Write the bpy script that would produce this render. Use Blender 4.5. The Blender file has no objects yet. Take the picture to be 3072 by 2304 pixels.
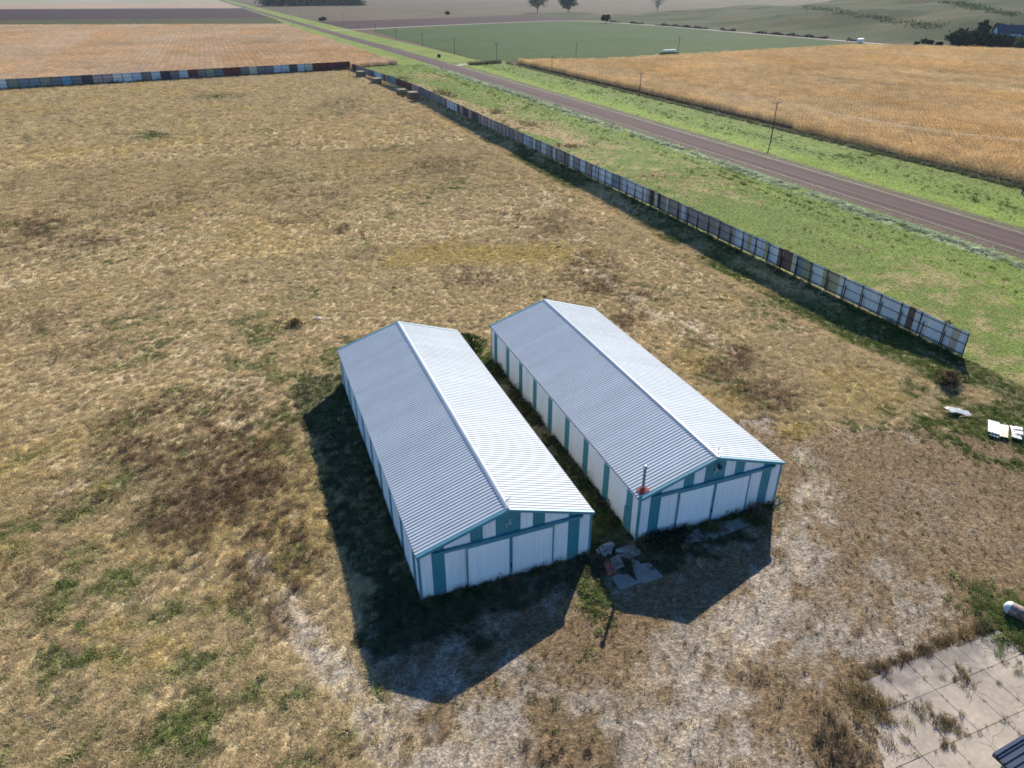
import bpy, bmesh, math, random
import numpy as np
from mathutils import Vector, Matrix

R = math.radians
rng = np.random.default_rng(11)
random.seed(5)
SC = bpy.context.scene
COL = SC.collection

# ------------------------------------------------------------------ camera, sky, sun, exposure
cam_data = bpy.data.cameras.new('camera')
cam = bpy.data.objects.new('camera', cam_data)
COL.objects.link(cam)
cam.location = (0.0, 0.0, 35.95)
cam.rotation_euler = (R(90 - 29.187), 0.0, R(-21.016))
cam_data.sensor_width = 36.0
cam_data.lens = 707.5 / 1024 * 36.0
cam_data.clip_start = 0.5
cam_data.clip_end = 20000
SC.camera = cam

SUN_AZ, SUN_EL = R(41.4), R(30.0)            # azimuth from +Y towards +X
world = bpy.data.worlds.new('World')
SC.world = world
world.use_nodes = True
wn = world.node_tree
bg = wn.nodes['Background']
sky = wn.nodes.new('ShaderNodeTexSky')
sky.sky_type = 'NISHITA'
sky.sun_disc = False
sky.sun_elevation = SUN_EL
sky.sun_rotation = SUN_AZ
sky.altitude = 500
sky.air_density = 1.0
sky.dust_density = 0.0
sky.ozone_density = 4.0
tint = wn.nodes.new('ShaderNodeMix'); tint.data_type = 'RGBA'; tint.blend_type = 'MULTIPLY'
tint.inputs['Factor'].default_value = 1.0; tint.inputs[7].default_value = (0.76, 1.0, 1.2, 1)   # cool white balance of the photograph
wn.links.new(sky.outputs[0], tint.inputs[6]); wn.links.new(tint.outputs[2], bg.inputs[0])
bg.inputs[1].default_value = 0.085

sun_data = bpy.data.lights.new('sun', 'SUN')
sun_data.energy = 4.8
sun_data.angle = R(0.5)
sun_data.color = (1.0, 0.935, 0.80)
sun = bpy.data.objects.new('sun', sun_data)
COL.objects.link(sun)
sd = Vector((math.sin(SUN_AZ) * math.cos(SUN_EL), math.cos(SUN_AZ) * math.cos(SUN_EL), math.sin(SUN_EL)))
sun.rotation_euler = (-sd).to_track_quat('-Z', 'Y').to_euler()
sun.location = sd * 300

SC.view_settings.view_transform = 'Standard'
SC.view_settings.look = 'None'
SC.view_settings.exposure = 0.95
SC.view_settings.gamma = 1.0
SC.view_settings.use_curve_mapping = False
SC.render.engine = 'CYCLES'
SC.cycles.max_bounces = 5
SC.cycles.diffuse_bounces = 1
SC.cycles.glossy_bounces = 2
SC.cycles.transmission_bounces = 2
SC.cycles.transparent_max_bounces = 4
SC.cycles.use_adaptive_sampling = True
SC.cycles.adaptive_threshold = 0.02
SC.cycles.filter_width = 1.7
SC.cycles.use_denoising = True
SC.cycles.denoiser = 'OPENIMAGEDENOISE'
SC.cycles.denoising_input_passes = 'RGB_ALBEDO_NORMAL'
SC.cycles.denoising_prefilter = 'NONE'

# ------------------------------------------------------------------ helpers
def link(o, parent=None):
    COL.objects.link(o)
    if parent is not None:
        o.parent = parent
    return o

def tag(o, label=None, cat=None, group=None, kind=None):
    if label: o['label'] = label
    if cat: o['category'] = cat
    if group: o['group'] = group
    if kind: o['kind'] = kind
    return o

def empty(name, loc, rz=0.0):
    o = bpy.data.objects.new(name, None)
    o.empty_display_size = 0.3
    o.location = loc
    o.rotation_euler = (0, 0, rz)
    return link(o)

class MB:
    """collects simple shapes; build() links them as one mesh object"""
    def __init__(self):
        self.v, self.f, self.s = [], [], []
    def add(self, verts, faces, smooth=False):
        n = len(self.v)
        self.v += [tuple(p) for p in verts]
        self.f += [tuple(i + n for i in f) for f in faces]
        self.s += [smooth] * len(faces)
        return self
    def box(self, x0, y0, z0, x1, y1, z1):
        v = [(x0, y0, z0), (x1, y0, z0), (x1, y1, z0), (x0, y1, z0), (x0, y0, z1), (x1, y0, z1), (x1, y1, z1), (x0, y1, z1)]
        return self.add(v, [(0, 3, 2, 1), (4, 5, 6, 7), (0, 1, 5, 4), (1, 2, 6, 5), (2, 3, 7, 6), (3, 0, 4, 7)])
    def bar(self, a, b, w, h=None, up=(0, 0, 1)):
        h = h or w
        a, b = Vector(a), Vector(b)
        d = (b - a).normalized()
        u = Vector(up)
        if abs(d.dot(u)) > 0.98: u = Vector((0, 1, 0))
        s = d.cross(u).normalized(); t = s.cross(d).normalized()
        s *= w / 2; t *= h / 2
        v = [a - s - t, a + s - t, a + s + t, a - s + t, b - s - t, b + s - t, b + s + t, b - s + t]
        return self.add(v, [(0, 3, 2, 1), (4, 5, 6, 7), (0, 1, 5, 4), (1, 2, 6, 5), (2, 3, 7, 6), (3, 0, 4, 7)])
    def tube(self, pts, radii, n=8, cap=True):
        pts = [Vector(p) for p in pts]
        if not hasattr(radii, '__len__'): radii = [radii] * len(pts)
        vs, fs = [], []
        for i, p in enumerate(pts):
            d = (pts[min(i + 1, len(pts) - 1)] - pts[max(i - 1, 0)]).normalized()
            u = Vector((0, 0, 1)) if abs(d.z) < 0.95 else Vector((1, 0, 0))
            s = d.cross(u).normalized(); t = s.cross(d).normalized()
            for k in range(n):
                a = 2 * math.pi * k / n
                vs.append(p + (s * math.cos(a) + t * math.sin(a)) * radii[i])
        for i in range(len(pts) - 1):
            for k in range(n):
                fs.append((i * n + k, i * n + (k + 1) % n, (i + 1) * n + (k + 1) % n, (i + 1) * n + k))
        self.add(vs, fs, True)
        if cap:
            m = (len(pts) - 1) * n
            self.add(vs[:n], [tuple(range(n))[::-1]]); self.add(vs[m:], [tuple(range(n))])
        return self
    def prism(self, poly, z0, z1, bev=0.0, jit=0.0):
        n = len(poly)
        cx = sum(p[0] for p in poly) / n; cy = sum(p[1] for p in poly) / n
        ar = sum(poly[i][0] * poly[(i + 1) % n][1] - poly[(i + 1) % n][0] * poly[i][1] for i in range(n))
        if ar < 0: poly = poly[::-1]
        rings = [[(x, y, z0) for x, y in poly], [(x, y, z1 - bev) for x, y in poly]]
        if bev:
            ins = []
            for x, y in poly:
                l = math.hypot(cx - x, cy - y) or 1
                ins.append((x + (cx - x) / l * bev, y + (cy - y) / l * bev, z1))
            rings.append(ins)
        vs = [p for r in rings for p in r]; fs = [tuple(range(n))[::-1]]
        for i in range(len(rings) - 1):
            for k in range(n):
                fs.append((i * n + k, i * n + (k + 1) % n, (i + 1) * n + (k + 1) % n, (i + 1) * n + k))
        fs.append(tuple(range((len(rings) - 1) * n, len(rings) * n)))
        return self.add(vs, fs)
    def mesh(self, name, mat):
        me = bpy.data.meshes.new(name)
        me.from_pydata(self.v, [], self.f)
        me.polygons.foreach_set('use_smooth', self.s)
        if mat: me.materials.append(mat)
        me.update()
        return me
    def build(self, name, mat, parent=None, loc=None):
        o = bpy.data.objects.new(name, self.mesh(name, mat))
        if loc is not None: o.location = loc
        return link(o, parent)

def inst(name, me, parent, loc=(0, 0, 0), rot=(0, 0, 0), mat=None):
    """another object sharing a mesh, with its own material if given"""
    o = bpy.data.objects.new(name, me)
    o.location = loc; o.rotation_euler = rot
    if mat is not None:
        o.material_slots[0].link = 'OBJECT'
        o.material_slots[0].material = mat
    return link(o, parent)

def copy_tree(o, parent=None):
    c = o.copy(); COL.objects.link(c)
    if parent is not None: c.parent = parent
    for ch in o.children: copy_tree(ch, c)
    return c

# ------------------------------------------------------------------ noise
def _hash(i, j, seed):
    h = (i.astype(np.int64) * 374761393 + j.astype(np.int64) * 668265263 + seed * 1442695041) & 0xFFFFFFFF
    h = ((h ^ (h >> 13)) * 1274126177) & 0xFFFFFFFF
    h = h ^ (h >> 16)
    return (h & 0xFFFFFF) / float(0xFFFFFF)

def vnoise(x, y, seed=0):
    i = np.floor(x); j = np.floor(y)
    fx = x - i; fy = y - j
    fx = fx * fx * (3 - 2 * fx); fy = fy * fy * (3 - 2 * fy)
    a = _hash(i, j, seed); b = _hash(i + 1, j, seed); c = _hash(i, j + 1, seed); d = _hash(i + 1, j + 1, seed)
    return (a * (1 - fx) + b * fx) * (1 - fy) + (c * (1 - fx) + d * fx) * fy

def fbm(x, y, f, octs=4, seed=0, gain=0.5):
    s = 0.0; a = 1.0; t = 0.0
    for k in range(octs):
        s = s + a * vnoise(x * f + 17.3 * k, y * f - 9.1 * k, seed + k * 7)
        t += a; a *= gain; f *= 2.03
    return s / t

def sstep(a, b, x):
    t = np.clip((x - a) / (b - a), 0, 1)
    return t * t * (3 - 2 * t)

# ------------------------------------------------------------------ materials
def newmat(name):
    m = bpy.data.materials.new(name); m.use_nodes = True
    nt = m.node_tree
    return m, nt, nt.nodes['Principled BSDF']

def N(nt, t, **kw):
    n = nt.nodes.new(t)
    for k, v in kw.items(): setattr(n, k, v)
    return n

def pos_scaled(nt, sx, sy, sz, rz=0.0, coord='pos'):
    if coord == 'pos':
        g = N(nt, 'ShaderNodeNewGeometry'); src = g.outputs['Position']
    else:
        g = N(nt, 'ShaderNodeTexCoord'); src = g.outputs['Object']
    mp = N(nt, 'ShaderNodeMapping')
    mp.inputs['Rotation'].default_value = (0, 0, rz)
    mp.inputs['Scale'].default_value = (sx, sy, sz)
    nt.links.new(src, mp.inputs['Vector'])
    return mp.outputs['Vector']

def noise(nt, vec, scale, detail=4, rough=0.6):
    n = N(nt, 'ShaderNodeTexNoise')
    n.inputs['Scale'].default_value = scale; n.inputs['Detail'].default_value = detail
    n.inputs['Roughness'].default_value = rough
    if vec is not None: nt.links.new(vec, n.inputs['Vector'])
    return n.outputs['Fac']

def remap(nt, src, a, b, c, d):
    m = N(nt, 'ShaderNodeMapRange')
    m.inputs[1].default_value = a; m.inputs[2].default_value = b
    m.inputs[3].default_value = c; m.inputs[4].default_value = d
    nt.links.new(src, m.inputs[0])
    return m.outputs[0]

def mixc(nt, fac, a, b, mode='MIX'):
    m = N(nt, 'ShaderNodeMix', data_type='RGBA', blend_type=mode)
    for sock, val in ((m.inputs['Factor'], fac), (m.inputs[6], a), (m.inputs[7], b)):
        if isinstance(val, (int, float)): sock.default_value = val
        elif isinstance(val, tuple): sock.default_value = (*val, 1) if len(val) == 3 else val
        else: nt.links.new(val, sock)
    return m.outputs[2]

def mul(nt, a, b):
    m = N(nt, 'ShaderNodeMath', operation='MULTIPLY')
    for s, v in ((m.inputs[0], a), (m.inputs[1], b)):
        if isinstance(v, (int, float)): s.default_value = v
        else: nt.links.new(v, s)
    return m.outputs[0]

def scale_col(nt, col, fac):
    c = N(nt, 'ShaderNodeVectorMath', operation='SCALE')
    if isinstance(col, tuple):
        c.inputs[0].default_value = col
    else: nt.links.new(col, c.inputs[0])
    if isinstance(fac, (int, float)): c.inputs['Scale'].default_value = fac
    else: nt.links.new(fac, c.inputs['Scale'])
    return c.outputs[0]

def bump(nt, bsdf, h, strength, dist):
    b = N(nt, 'ShaderNodeBump')
    b.inputs['Strength'].default_value = strength; b.inputs['Distance'].default_value = dist
    nt.links.new(h, b.inputs['Height']); nt.links.new(b.outputs[0], bsdf.inputs['Normal'])

def plain(name, col, rough=0.6, vary=0.12, sc=1.5, metal=0.0, dirt=None, dirt_lo=0.55, dirt_hi=0.75, spec=0.4, rnd=0.06):
    """paint or stuff of one colour with soft mottling, per-object variation and optional stains"""
    m, nt, b = newmat(name)
    n = noise(nt, pos_scaled(nt, sc, sc, sc), 1.0, 5, 0.6)
    fac = remap(nt, n, 0.25, 0.75, 1 - vary, 1 + vary)
    oi = N(nt, 'ShaderNodeObjectInfo')
    fac = mul(nt, fac, remap(nt, oi.outputs['Random'], 0, 1, 1 - rnd, 1 + rnd))
    c = scale_col(nt, tuple(col), fac)
    if dirt:
        n2 = noise(nt, pos_scaled(nt, sc * 0.8, sc * 0.8, sc * 0.35), 1.7, 6, 0.7)
        c = mixc(nt, remap(nt, n2, dirt_lo, dirt_hi, 0, 0.8), c, dirt)
    nt.links.new(c, b.inputs['Base Color'])
    b.inputs['Roughness'].default_value = rough
    b.inputs['Metallic'].default_value = metal
    b.inputs['Specular IOR Level'].default_value = spec
    return m

def panel_mat(name, col, rough=0.45, dirt=(0.20, 0.16, 0.11), streak=0.12):
    """painted steel sheet: faint vertical run-off streaks, slightly different from sheet to sheet, grime near the ground"""
    m, nt, b = newmat(name)
    oi = N(nt, 'ShaderNodeObjectInfo')
    st = noise(nt, pos_scaled(nt, 9, 9, 0.35), 1.0, 4, 0.65)
    fac = remap(nt, st, 0.3, 0.7, 1 - streak, 1 + streak * 0.5)
    fac = mul(nt, fac, remap(nt, oi.outputs['Random'], 0, 1, 0.93, 1.05))
    c = scale_col(nt, tuple(col), fac)
    g = N(nt, 'ShaderNodeNewGeometry'); sp = N(nt, 'ShaderNodeSeparateXYZ')
    nt.links.new(g.outputs['Position'], sp.inputs[0])
    d = mul(nt, remap(nt, sp.outputs['Z'], 0.0, 0.9, 0.95, 0.0), remap(nt, noise(nt, pos_scaled(nt, 2.5, 2.5, 1.2), 1.0, 5), 0.35, 0.65, 0.1, 1.0))
    c = mixc(nt, d, c, dirt)
    nt.links.new(c, b.inputs['Base Color'])
    b.inputs['Roughness'].default_value = rough
    b.inputs['Specular IOR Level'].default_value = 0.35
    return m

M = {}
M['wall_white'] = panel_mat('white painted steel', (0.80, 0.81, 0.80))
M['wall_teal'] = panel_mat('teal painted steel', (0.055, 0.235, 0.275))
M['trim_teal'] = plain('teal trim', (0.075, 0.235, 0.29), 0.5)
M['door_white'] = panel_mat('white door steel', (0.80, 0.81, 0.81))
M['gutter'] = plain('dark gutter', (0.02, 0.018, 0.018), 0.5)
M['white_trim'] = plain('white trim', (0.7, 0.7, 0.68), 0.4)
M['rib'] = plain('shade-toned rib flank', (0.42, 0.44, 0.46), 0.6, 0.2, 1.0)
M['inner'] = plain('dark daylight blocker', (0.05, 0.05, 0.05), 0.9)
M['galv'] = plain('galvanised steel', (0.42, 0.43, 0.45), 0.35, metal=0.7, spec=0.5)
M['dark_metal'] = plain('dark metal', (0.025, 0.025, 0.03), 0.5)
M['rust_red'] = plain('red flashing', (0.30, 0.045, 0.028), 0.7)
M['post'] = plain('rusted pipe', (0.032, 0.022, 0.02), 0.75)
M['concrete'] = plain('old concrete', (0.21, 0.195, 0.175), 0.9, 0.2, 1.2, dirt=(0.13, 0.11, 0.085))
M['block'] = plain('grey block', (0.30, 0.295, 0.28), 0.95, 0.15, 3, rnd=0.25)
M['brick'] = plain('red brick', (0.30, 0.095, 0.065), 0.9, 0.2, 5, rnd=0.3)
M['wood'] = plain('weathered pole wood', (0.085, 0.068, 0.055), 0.9, 0.2, 4)
M['hay'] = plain('weathered hay', (0.19, 0.135, 0.075), 0.95, 0.35, 3, dirt=(0.08, 0.06, 0.04))
M['hay_dark'] = plain('dark old hay', (0.05, 0.045, 0.045), 0.95, 0.3, 2)
M['wire'] = plain('aluminium wire', (0.5, 0.48, 0.44), 0.5)

def roof_mat():
    m, nt, b = newmat('white roof steel')
    oi = N(nt, 'ShaderNodeObjectInfo')
    st = noise(nt, pos_scaled(nt, 0.5, 6, 0.5), 1.0, 5, 0.6)
    n2 = noise(nt, pos_scaled(nt, 0.25, 0.25, 0.25), 1.0, 4, 0.6)
    fac = mul(nt, remap(nt, st, 0.3, 0.7, 0.93, 1.03), remap(nt, oi.outputs['Random'], 0, 1, 0.95, 1.03))
    fac = mul(nt, fac, remap(nt, n2, 0.3, 0.7, 0.95, 1.03))
    c = scale_col(nt, (0.525, 0.55, 0.565), fac)
    n3 = noise(nt, pos_scaled(nt, 1.2, 1.2, 1.2), 1.0, 8, 0.75)
    c = mixc(nt, remap(nt, n3, 0.66, 0.78, 0, 0.5), c, (0.40, 0.25, 0.13))
    nt.links.new(c, b.inputs['Base Color'])
    b.inputs['Roughness'].default_value = 0.65
    b.inputs['Metallic'].default_value = 0.0
    b.inputs['Specular IOR Level'].default_value = 0.15
    return m
M['roof'] = roof_mat()

def leaf_mat(name, trans=0.3, attr_inst=True, col=(0.3, 0.3, 0.1), vary=0.35):
    """plant matter; colour per plant from the scattered point, varied from blade to blade"""
    m = bpy.data.materials.new(name); m.use_nodes = True
    nt = m.node_tree
    nt.nodes.remove(nt.nodes['Principled BSDF'])
    out = nt.nodes['Material Output']
    g = N(nt, 'ShaderNodeNewGeometry')
    fac = remap(nt, g.outputs['Random Per Island'], 0, 1, 1 - vary, 1 + vary)
    if attr_inst:
        at = N(nt, 'ShaderNodeAttribute', attribute_type='INSTANCER', attribute_name='tint')
        c = scale_col(nt, at.outputs['Vector'], fac)
    else:
        oi = N(nt, 'ShaderNodeObjectInfo')
        fac = mul(nt, fac, remap(nt, oi.outputs['Random'], 0, 1, 0.85, 1.15))
        c = scale_col(nt, tuple(col), fac)
    d = N(nt, 'ShaderNodeBsdfDiffuse'); t = N(nt, 'ShaderNodeBsdfTranslucent'); mx = N(nt, 'ShaderNodeMixShader')
    nt.links.new(c, d.inputs[0]); nt.links.new(c, t.inputs[0])
    mx.inputs[0].default_value = trans
    nt.links.new(d.outputs[0], mx.inputs[1]); nt.links.new(t.outputs[0], mx.inputs[2])
    nt.links.new(mx.outputs[0], out.inputs['Surface'])
    return m
M['plant'] = leaf_mat('grass and weeds', 0.3)
M['corn'] = leaf_mat('dry maize', 0.12, vary=0.6)
M['leaf_dark'] = leaf_mat('dark evergreen leaf', 0.15, False, (0.022, 0.032, 0.022))
M['leaf_green'] = leaf_mat('green leaf', 0.3, False, (0.07, 0.10, 0.035))
M['leaf_grey'] = leaf_mat('grey green leaf', 0.3, False, (0.10, 0.12, 0.07))
M['leaf_brown'] = leaf_mat('dead weed', 0.2, False, (0.15, 0.10, 0.055))
M['bark'] = plain('bark', (0.10, 0.085, 0.07), 0.95)

# patches of ground cover in the yard: centre x, y, half widths, turn, kind, strength
BLOBS=[
 (1.7, 64.2, 5.06, 5.62, 0.107, 'green', 0.9),
 (-2.2, 59.4, 2.56, 4.07, 0.064, 'green', 0.6),
 (22.2, 67.2, 2.07, 4.59, 0.329, 'green', 1.0),
 (-20.3, 228.1, 7.73, 10.85, -0.053, 'green', 0.7),
 (0.4, 307.9, 12.29, 16.77, 0.023, 'green', 0.6),
 (-17.0, 132.3, 3.14, 4.33, -0.065, 'green', 0.4),
 (4.8, 167.6, 11.2, 12.06, 0.064, 'green', 0.35),
 (-18.3, 52.4, 5.35, 2.81, -0.155, 'green', 0.5),
 (-21.4, 62.8, 3.65, 2.04, -0.172, 'green', 0.5),
 (-15.4, 42.7, 6.22, 3.76, -0.133, 'green', 0.5),
 (-7.0, 29.6, 5.17, 2.67, 0.003, 'green', 0.65),
 (-15.2, 35.7, 3.83, 2.93, -0.146, 'green', 0.4),
 (-20.1, 50.3, 2.05, 3.51, -0.184, 'green', 0.6),
 (5.3, 92.7, 5.58, 3.38, 0.112, 'green', 0.4),
 (18.6, 87.6, 4.96, 3.3, 0.238, 'green', 0.3),
 (16.8, 111.4, 2.97, 4.78, 0.183, 'green', 0.5),
 (64.0, 66.8, 9.64, 4.89, 0.694, 'green', 0.55),
 (66.9, 85.0, 8.46, 6.57, 0.62, 'green', 0.75),
 (71.1, 110.7, 7.66, 6.89, 0.544, 'green', 0.6),
 (67.6, 55.0, 6.56, 4.88, 0.793, 'green', 0.6),
 (62.0, 40.1, 6.84, 9.13, 0.866, 'green', 0.8),
 (60.3, 33.8, 4.19, 5.23, 0.909, 'green', 0.9),
 (56.0, 40.1, 3.99, 2.79, 0.821, 'green', 0.6),
 (43.9, 20.4, 1.88, 1.96, 0.917, 'green', 1.0),
 (17.9, 30.4, 1.41, 2.52, 0.471, 'green', 0.75),
 (41.8, 37.8, 1.21, 1.83, 0.714, 'green', 0.6),
 (-22.6, 119.3, 10.57, 5.95, -0.111, 'green', 0.3),
 (33.2, 139.6, 11.12, 9.22, 0.25, 'green', 0.3),
 (40.4, 187.3, 14.35, 9.23, 0.227, 'green', 0.3),
 (25.0, 75.5, 3.41, 2.75, 0.329, 'green', 0.3),
 (3.3, 56.5, 2.54, 4.7, 0.139, 'green', 0.6),
 (-16.1, 32.5, 1.53, 1.94, -0.172, 'green', 0.4),
 (61.1, 125.1, 4.53, 7.02, 0.443, 'green', 0.3),
 (90.8, 304.1, 38.45, 18.96, 0.295, 'green', 0.0),
 (-32.7, 142.7, 3.64, 9.66, -0.157, 'brown', 0.9),
 (-23.7, 129.4, 4.54, 5.48, -0.111, 'brown', 0.4),
 (15.0, 120.9, 1.97, 3.26, 0.158, 'brown', 1.0),
 (-5.2, 65.9, 9.11, 5.64, 0.023, 'brown', 0.5),
 (-12.6, 64.2, 6.47, 6.13, -0.065, 'brown', 0.5),
 (-2.5, 54.1, 4.78, 7.85, 0.064, 'brown', 0.75),
 (-7.7, 48.9, 5.4, 6.56, -0.007, 'brown', 0.6),
 (-3.0, 41.2, 2.95, 5.31, 0.07, 'brown', 0.8),
 (44.5, 162.4, 9.65, 14.8, 0.278, 'brown', 0.4),
 (45.6, 84.7, 5.28, 11.27, 0.471, 'brown', 0.55),
 (46.7, 56.6, 6.15, 6.95, 0.62, 'brown', 0.6),
 (45.7, 48.3, 6.06, 5.82, 0.668, 'brown', 0.6),
 (51.2, 112.0, 4.9, 11.43, 0.42, 'brown', 0.4),
 (39.1, 267.2, 12.95, 22.92, 0.161, 'brown', 0.3),
 (42.1, 70.4, 3.46, 4.29, 0.505, 'brown', 0.5),
 (-0.4, 41.7, 2.69, 4.5, 0.112, 'brown', 0.8),
 (-4.5, 51.4, 7.21, 9.9, 0.039, 'brown', 0.45),
 (-8.5, 60.2, 6.69, 7.28, -0.017, 'brown', 0.7),
 (-2.5, 36.5, 2.13, 2.46, 0.085, 'brown', 0.6),
 (26.1, 43.1, 0.0, 0.01, 0.494, 'brown', 0.0),
 (1.4, 24.9, 4.01, 1.02, 0.194, 'brown', 0.5),
 (10.2, 21.4, 2.25, 0.93, 0.409, 'brown', 0.8),
 (25.5, 16.4, 1.14, 0.89, 0.749, 'brown', 0.8),
 (23.9, 20.7, 1.64, 1.34, 0.668, 'brown', 0.4),
 (-27.0, 95.5, 9.09, 8.04, -0.172, 'brown', 0.35),
 (-19.6, 84.5, 7.87, 5.98, -0.12, 'brown', 0.35),
 (33.8, 89.2, 10.56, 5.56, 0.363, 'brown', 0.3),
 (16.9, 19.6, 1.52, 0.84, 0.561, 'brown', 0.4),
 (13.6, 197.5, 14.35, 15.86, 0.096, 'brown', 0.25),
 (28.4, 100.9, 14.22, 6.05, 0.289, 'gold', 0.8),
 (42.6, 94.3, 4.23, 6.36, 0.415, 'gold', 0.5),
 (55.8, 46.4, 5.24, 7.39, 0.769, 'gold', 0.6),
 (43.2, 56.8, 3.04, 3.35, 0.588, 'gold', 0.7),
 (42.2, 49.6, 3.26, 4.79, 0.626, 'gold', 0.6),
 (-18.3, 64.0, 5.86, 4.25, -0.133, 'gold', 0.5),
 (-10.2, 35.9, 3.99, 1.9, -0.055, 'gold', 0.6),
 (-12.3, 38.6, 2.95, 1.65, -0.088, 'gold', 0.5),
 (2.7, 84.1, 8.53, 4.29, 0.096, 'gold', 0.35),
 (44.4, 43.2, 3.93, 3.42, 0.694, 'gold', 0.5),
 (-3.3, 41.3, 1.15, 1.92, 0.064, 'gravel', 0.9),
 (-2.3, 38.1, 1.41, 1.96, 0.085, 'gravel', 1.0),
 (-1.0, 34.2, 1.77, 1.92, 0.117, 'gravel', 1.0),
 (0.3, 31.1, 2.25, 2.07, 0.15, 'gravel', 1.0),
 (3.2, 26.0, 2.86, 1.74, 0.227, 'gravel', 0.9),
 (6.0, 22.9, 4.23, 1.01, 0.306, 'gravel', 1.0),
 (10.4, 23.9, 4.74, 2.36, 0.392, 'gravel', 0.7),
 (16.4, 23.9, 4.96, 3.61, 0.505, 'gravel', 0.7),
 (22.5, 23.3, 5.13, 4.31, 0.615, 'gravel', 0.75),
 (29.0, 24.8, 3.98, 4.67, 0.694, 'gravel', 0.75),
 (34.1, 27.0, 2.96, 3.95, 0.734, 'gravel', 0.7),
 (39.7, 30.7, 2.16, 4.19, 0.759, 'gravel', 0.55),
 (18.9, 18.2, 8.02, 1.48, 0.615, 'gravel', 0.8),
 (11.0, 27.4, 2.83, 1.71, 0.375, 'gravel', 0.5),
 (4.7, 28.0, 2.46, 1.93, 0.25, 'gravel', 0.5),
 (8.4, 30.5, 0.41, 0.44, 0.306, 'gravel', 1.3),
 (33.2, 19.2, 3.42, 2.31, 0.816, 'gravel', 0.4),
 (-17.2, 56.3, 2.28, 1.05, -0.133, 'dirt', 0.7),
 (47.0, 68.6, 3.46, 3.17, 0.555, 'dirt', 0.6),
 (53.3, 120.9, 3.47, 8.05, 0.409, 'dirt', 0.45),
 (49.8, 101.3, 3.03, 6.12, 0.443, 'dirt', 0.5),
 (47.5, 87.0, 2.7, 4.9, 0.477, 'dirt', 0.5),
 (-5.9, 53.6, 2.33, 1.37, 0.018, 'dirt', 0.5),
 (47.6, 76.5, 2.48, 4.14, 0.522, 'dirt', 0.5),
 (44.1, 192.6, 7.39, 7.82, 0.238, 'dirt', 0.3),
 (45.1, 28.7, 8.28, 10.73, 0.834, 'mown', 1.3),
 (43.5, 22.9, 5.21, 5.75, 0.883, 'mown', 1.2),
 (48.4, 36.1, 6.09, 3.86, 0.793, 'mown', 1.1),
 (35.5, 25.4, 3.88, 5.84, 0.769, 'mown', 0.6),
]
SLAB_A=[(21.5, 34.0), (22.61, 33.92), (22.85, 32.93), (21.71, 32.67), (21.09, 33.14)]
SLAB_B=[(20.35, 33.23), (21.2, 33.44), (20.9, 32.17), (19.91, 32.04)]
SLAB_C=[(21.74, 32.63), (22.09, 32.3), (22.1, 31.97), (22.71, 31.83), (22.85, 31.42), (22.92, 30.32), (21.38, 30.24), (21.06, 30.67), (21.41, 31.97)]
SLAB_D=[(19.52, 31.57), (20.2, 31.61), (20.76, 31.4), (20.87, 30.68), (21.5, 30.44), (19.53, 30.29)]
APRON_A=[(26.54, 33.82), (29.2, 33.68), (29.45, 32.91), (28.78, 32.24), (26.21, 32.71)]
APRON_B=[(29.35, 33.76), (32.17, 33.58), (32.12, 32.7), (29.31, 32.43)]
SIDE_SLAB=[(36.04, 34.8), (36.37, 34.07), (35.35, 33.87)]

# ------------------------------------------------------------------ ground cover map of the yard and the verges
KINDCOL = {   # base colours (linear albedo)
    'straw': (0.51, 0.385, 0.212), 'gold': (0.50, 0.375, 0.14), 'brown': (0.175, 0.118, 0.068),
    'green': (0.100, 0.130, 0.035), 'gravel': (0.31, 0.262, 0.210), 'dirt': (0.43, 0.335, 0.225),
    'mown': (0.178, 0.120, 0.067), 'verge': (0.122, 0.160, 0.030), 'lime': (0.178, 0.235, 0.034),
    'shadow_weeds': (0.060, 0.068, 0.036), 'dead': (0.34, 0.245, 0.125), 'shoulder': (0.105, 0.074, 0.058), 'swath': (0.27, 0.29, 0.17)}
KN = list(KINDCOL)
KA = np.array([KINDCOL[k] for k in KN])

TRACK_A = ([(-3.2, 42.8), (-2.3, 38.1), (-0.6, 33.0), (0.8, 28.8), (2.0, 25.0), (5.0, 22.0), (10, 18.8), (16, 15.5)], 1.3)
TRACK_B = ([(11, 16), (17.5, 20.5), (24, 24.0), (31, 27.5), (38, 32.5), (43, 38.5)], 2.2)
YARD = [(1.5, 33), (2.2, 28.5), (4.0, 24), (5, 18), (5, 5), (80, 5), (80, 30), (66, 33), (57, 37.5), (49.5, 40), (44, 46), (38, 45), (36, 36), (6, 36), (3, 33)]
def inside(poly, x, y):
    r = np.zeros(x.shape, bool); n = len(poly)
    for i in range(n):
        x0, y0 = poly[i]; x1, y1 = poly[(i + 1) % n]
        c = ((y0 > y) != (y1 > y))
        r ^= c & (x < (x1 - x0) * (y - y0) / (y1 - y0 + 1e-12) + x0)
    return r

def seg_dist(x, y, pts):
    best = np.full(x.shape, 1e9)
    for (ax, ay), (bx, by) in zip(pts[:-1], pts[1:]):
        dx, dy = bx - ax, by - ay
        t = np.clip(((x - ax) * dx + (y - ay) * dy) / (dx * dx + dy * dy), 0, 1)
        best = np.minimum(best, np.hypot(x - ax - t * dx, y - ay - t * dy))
    return best

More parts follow.
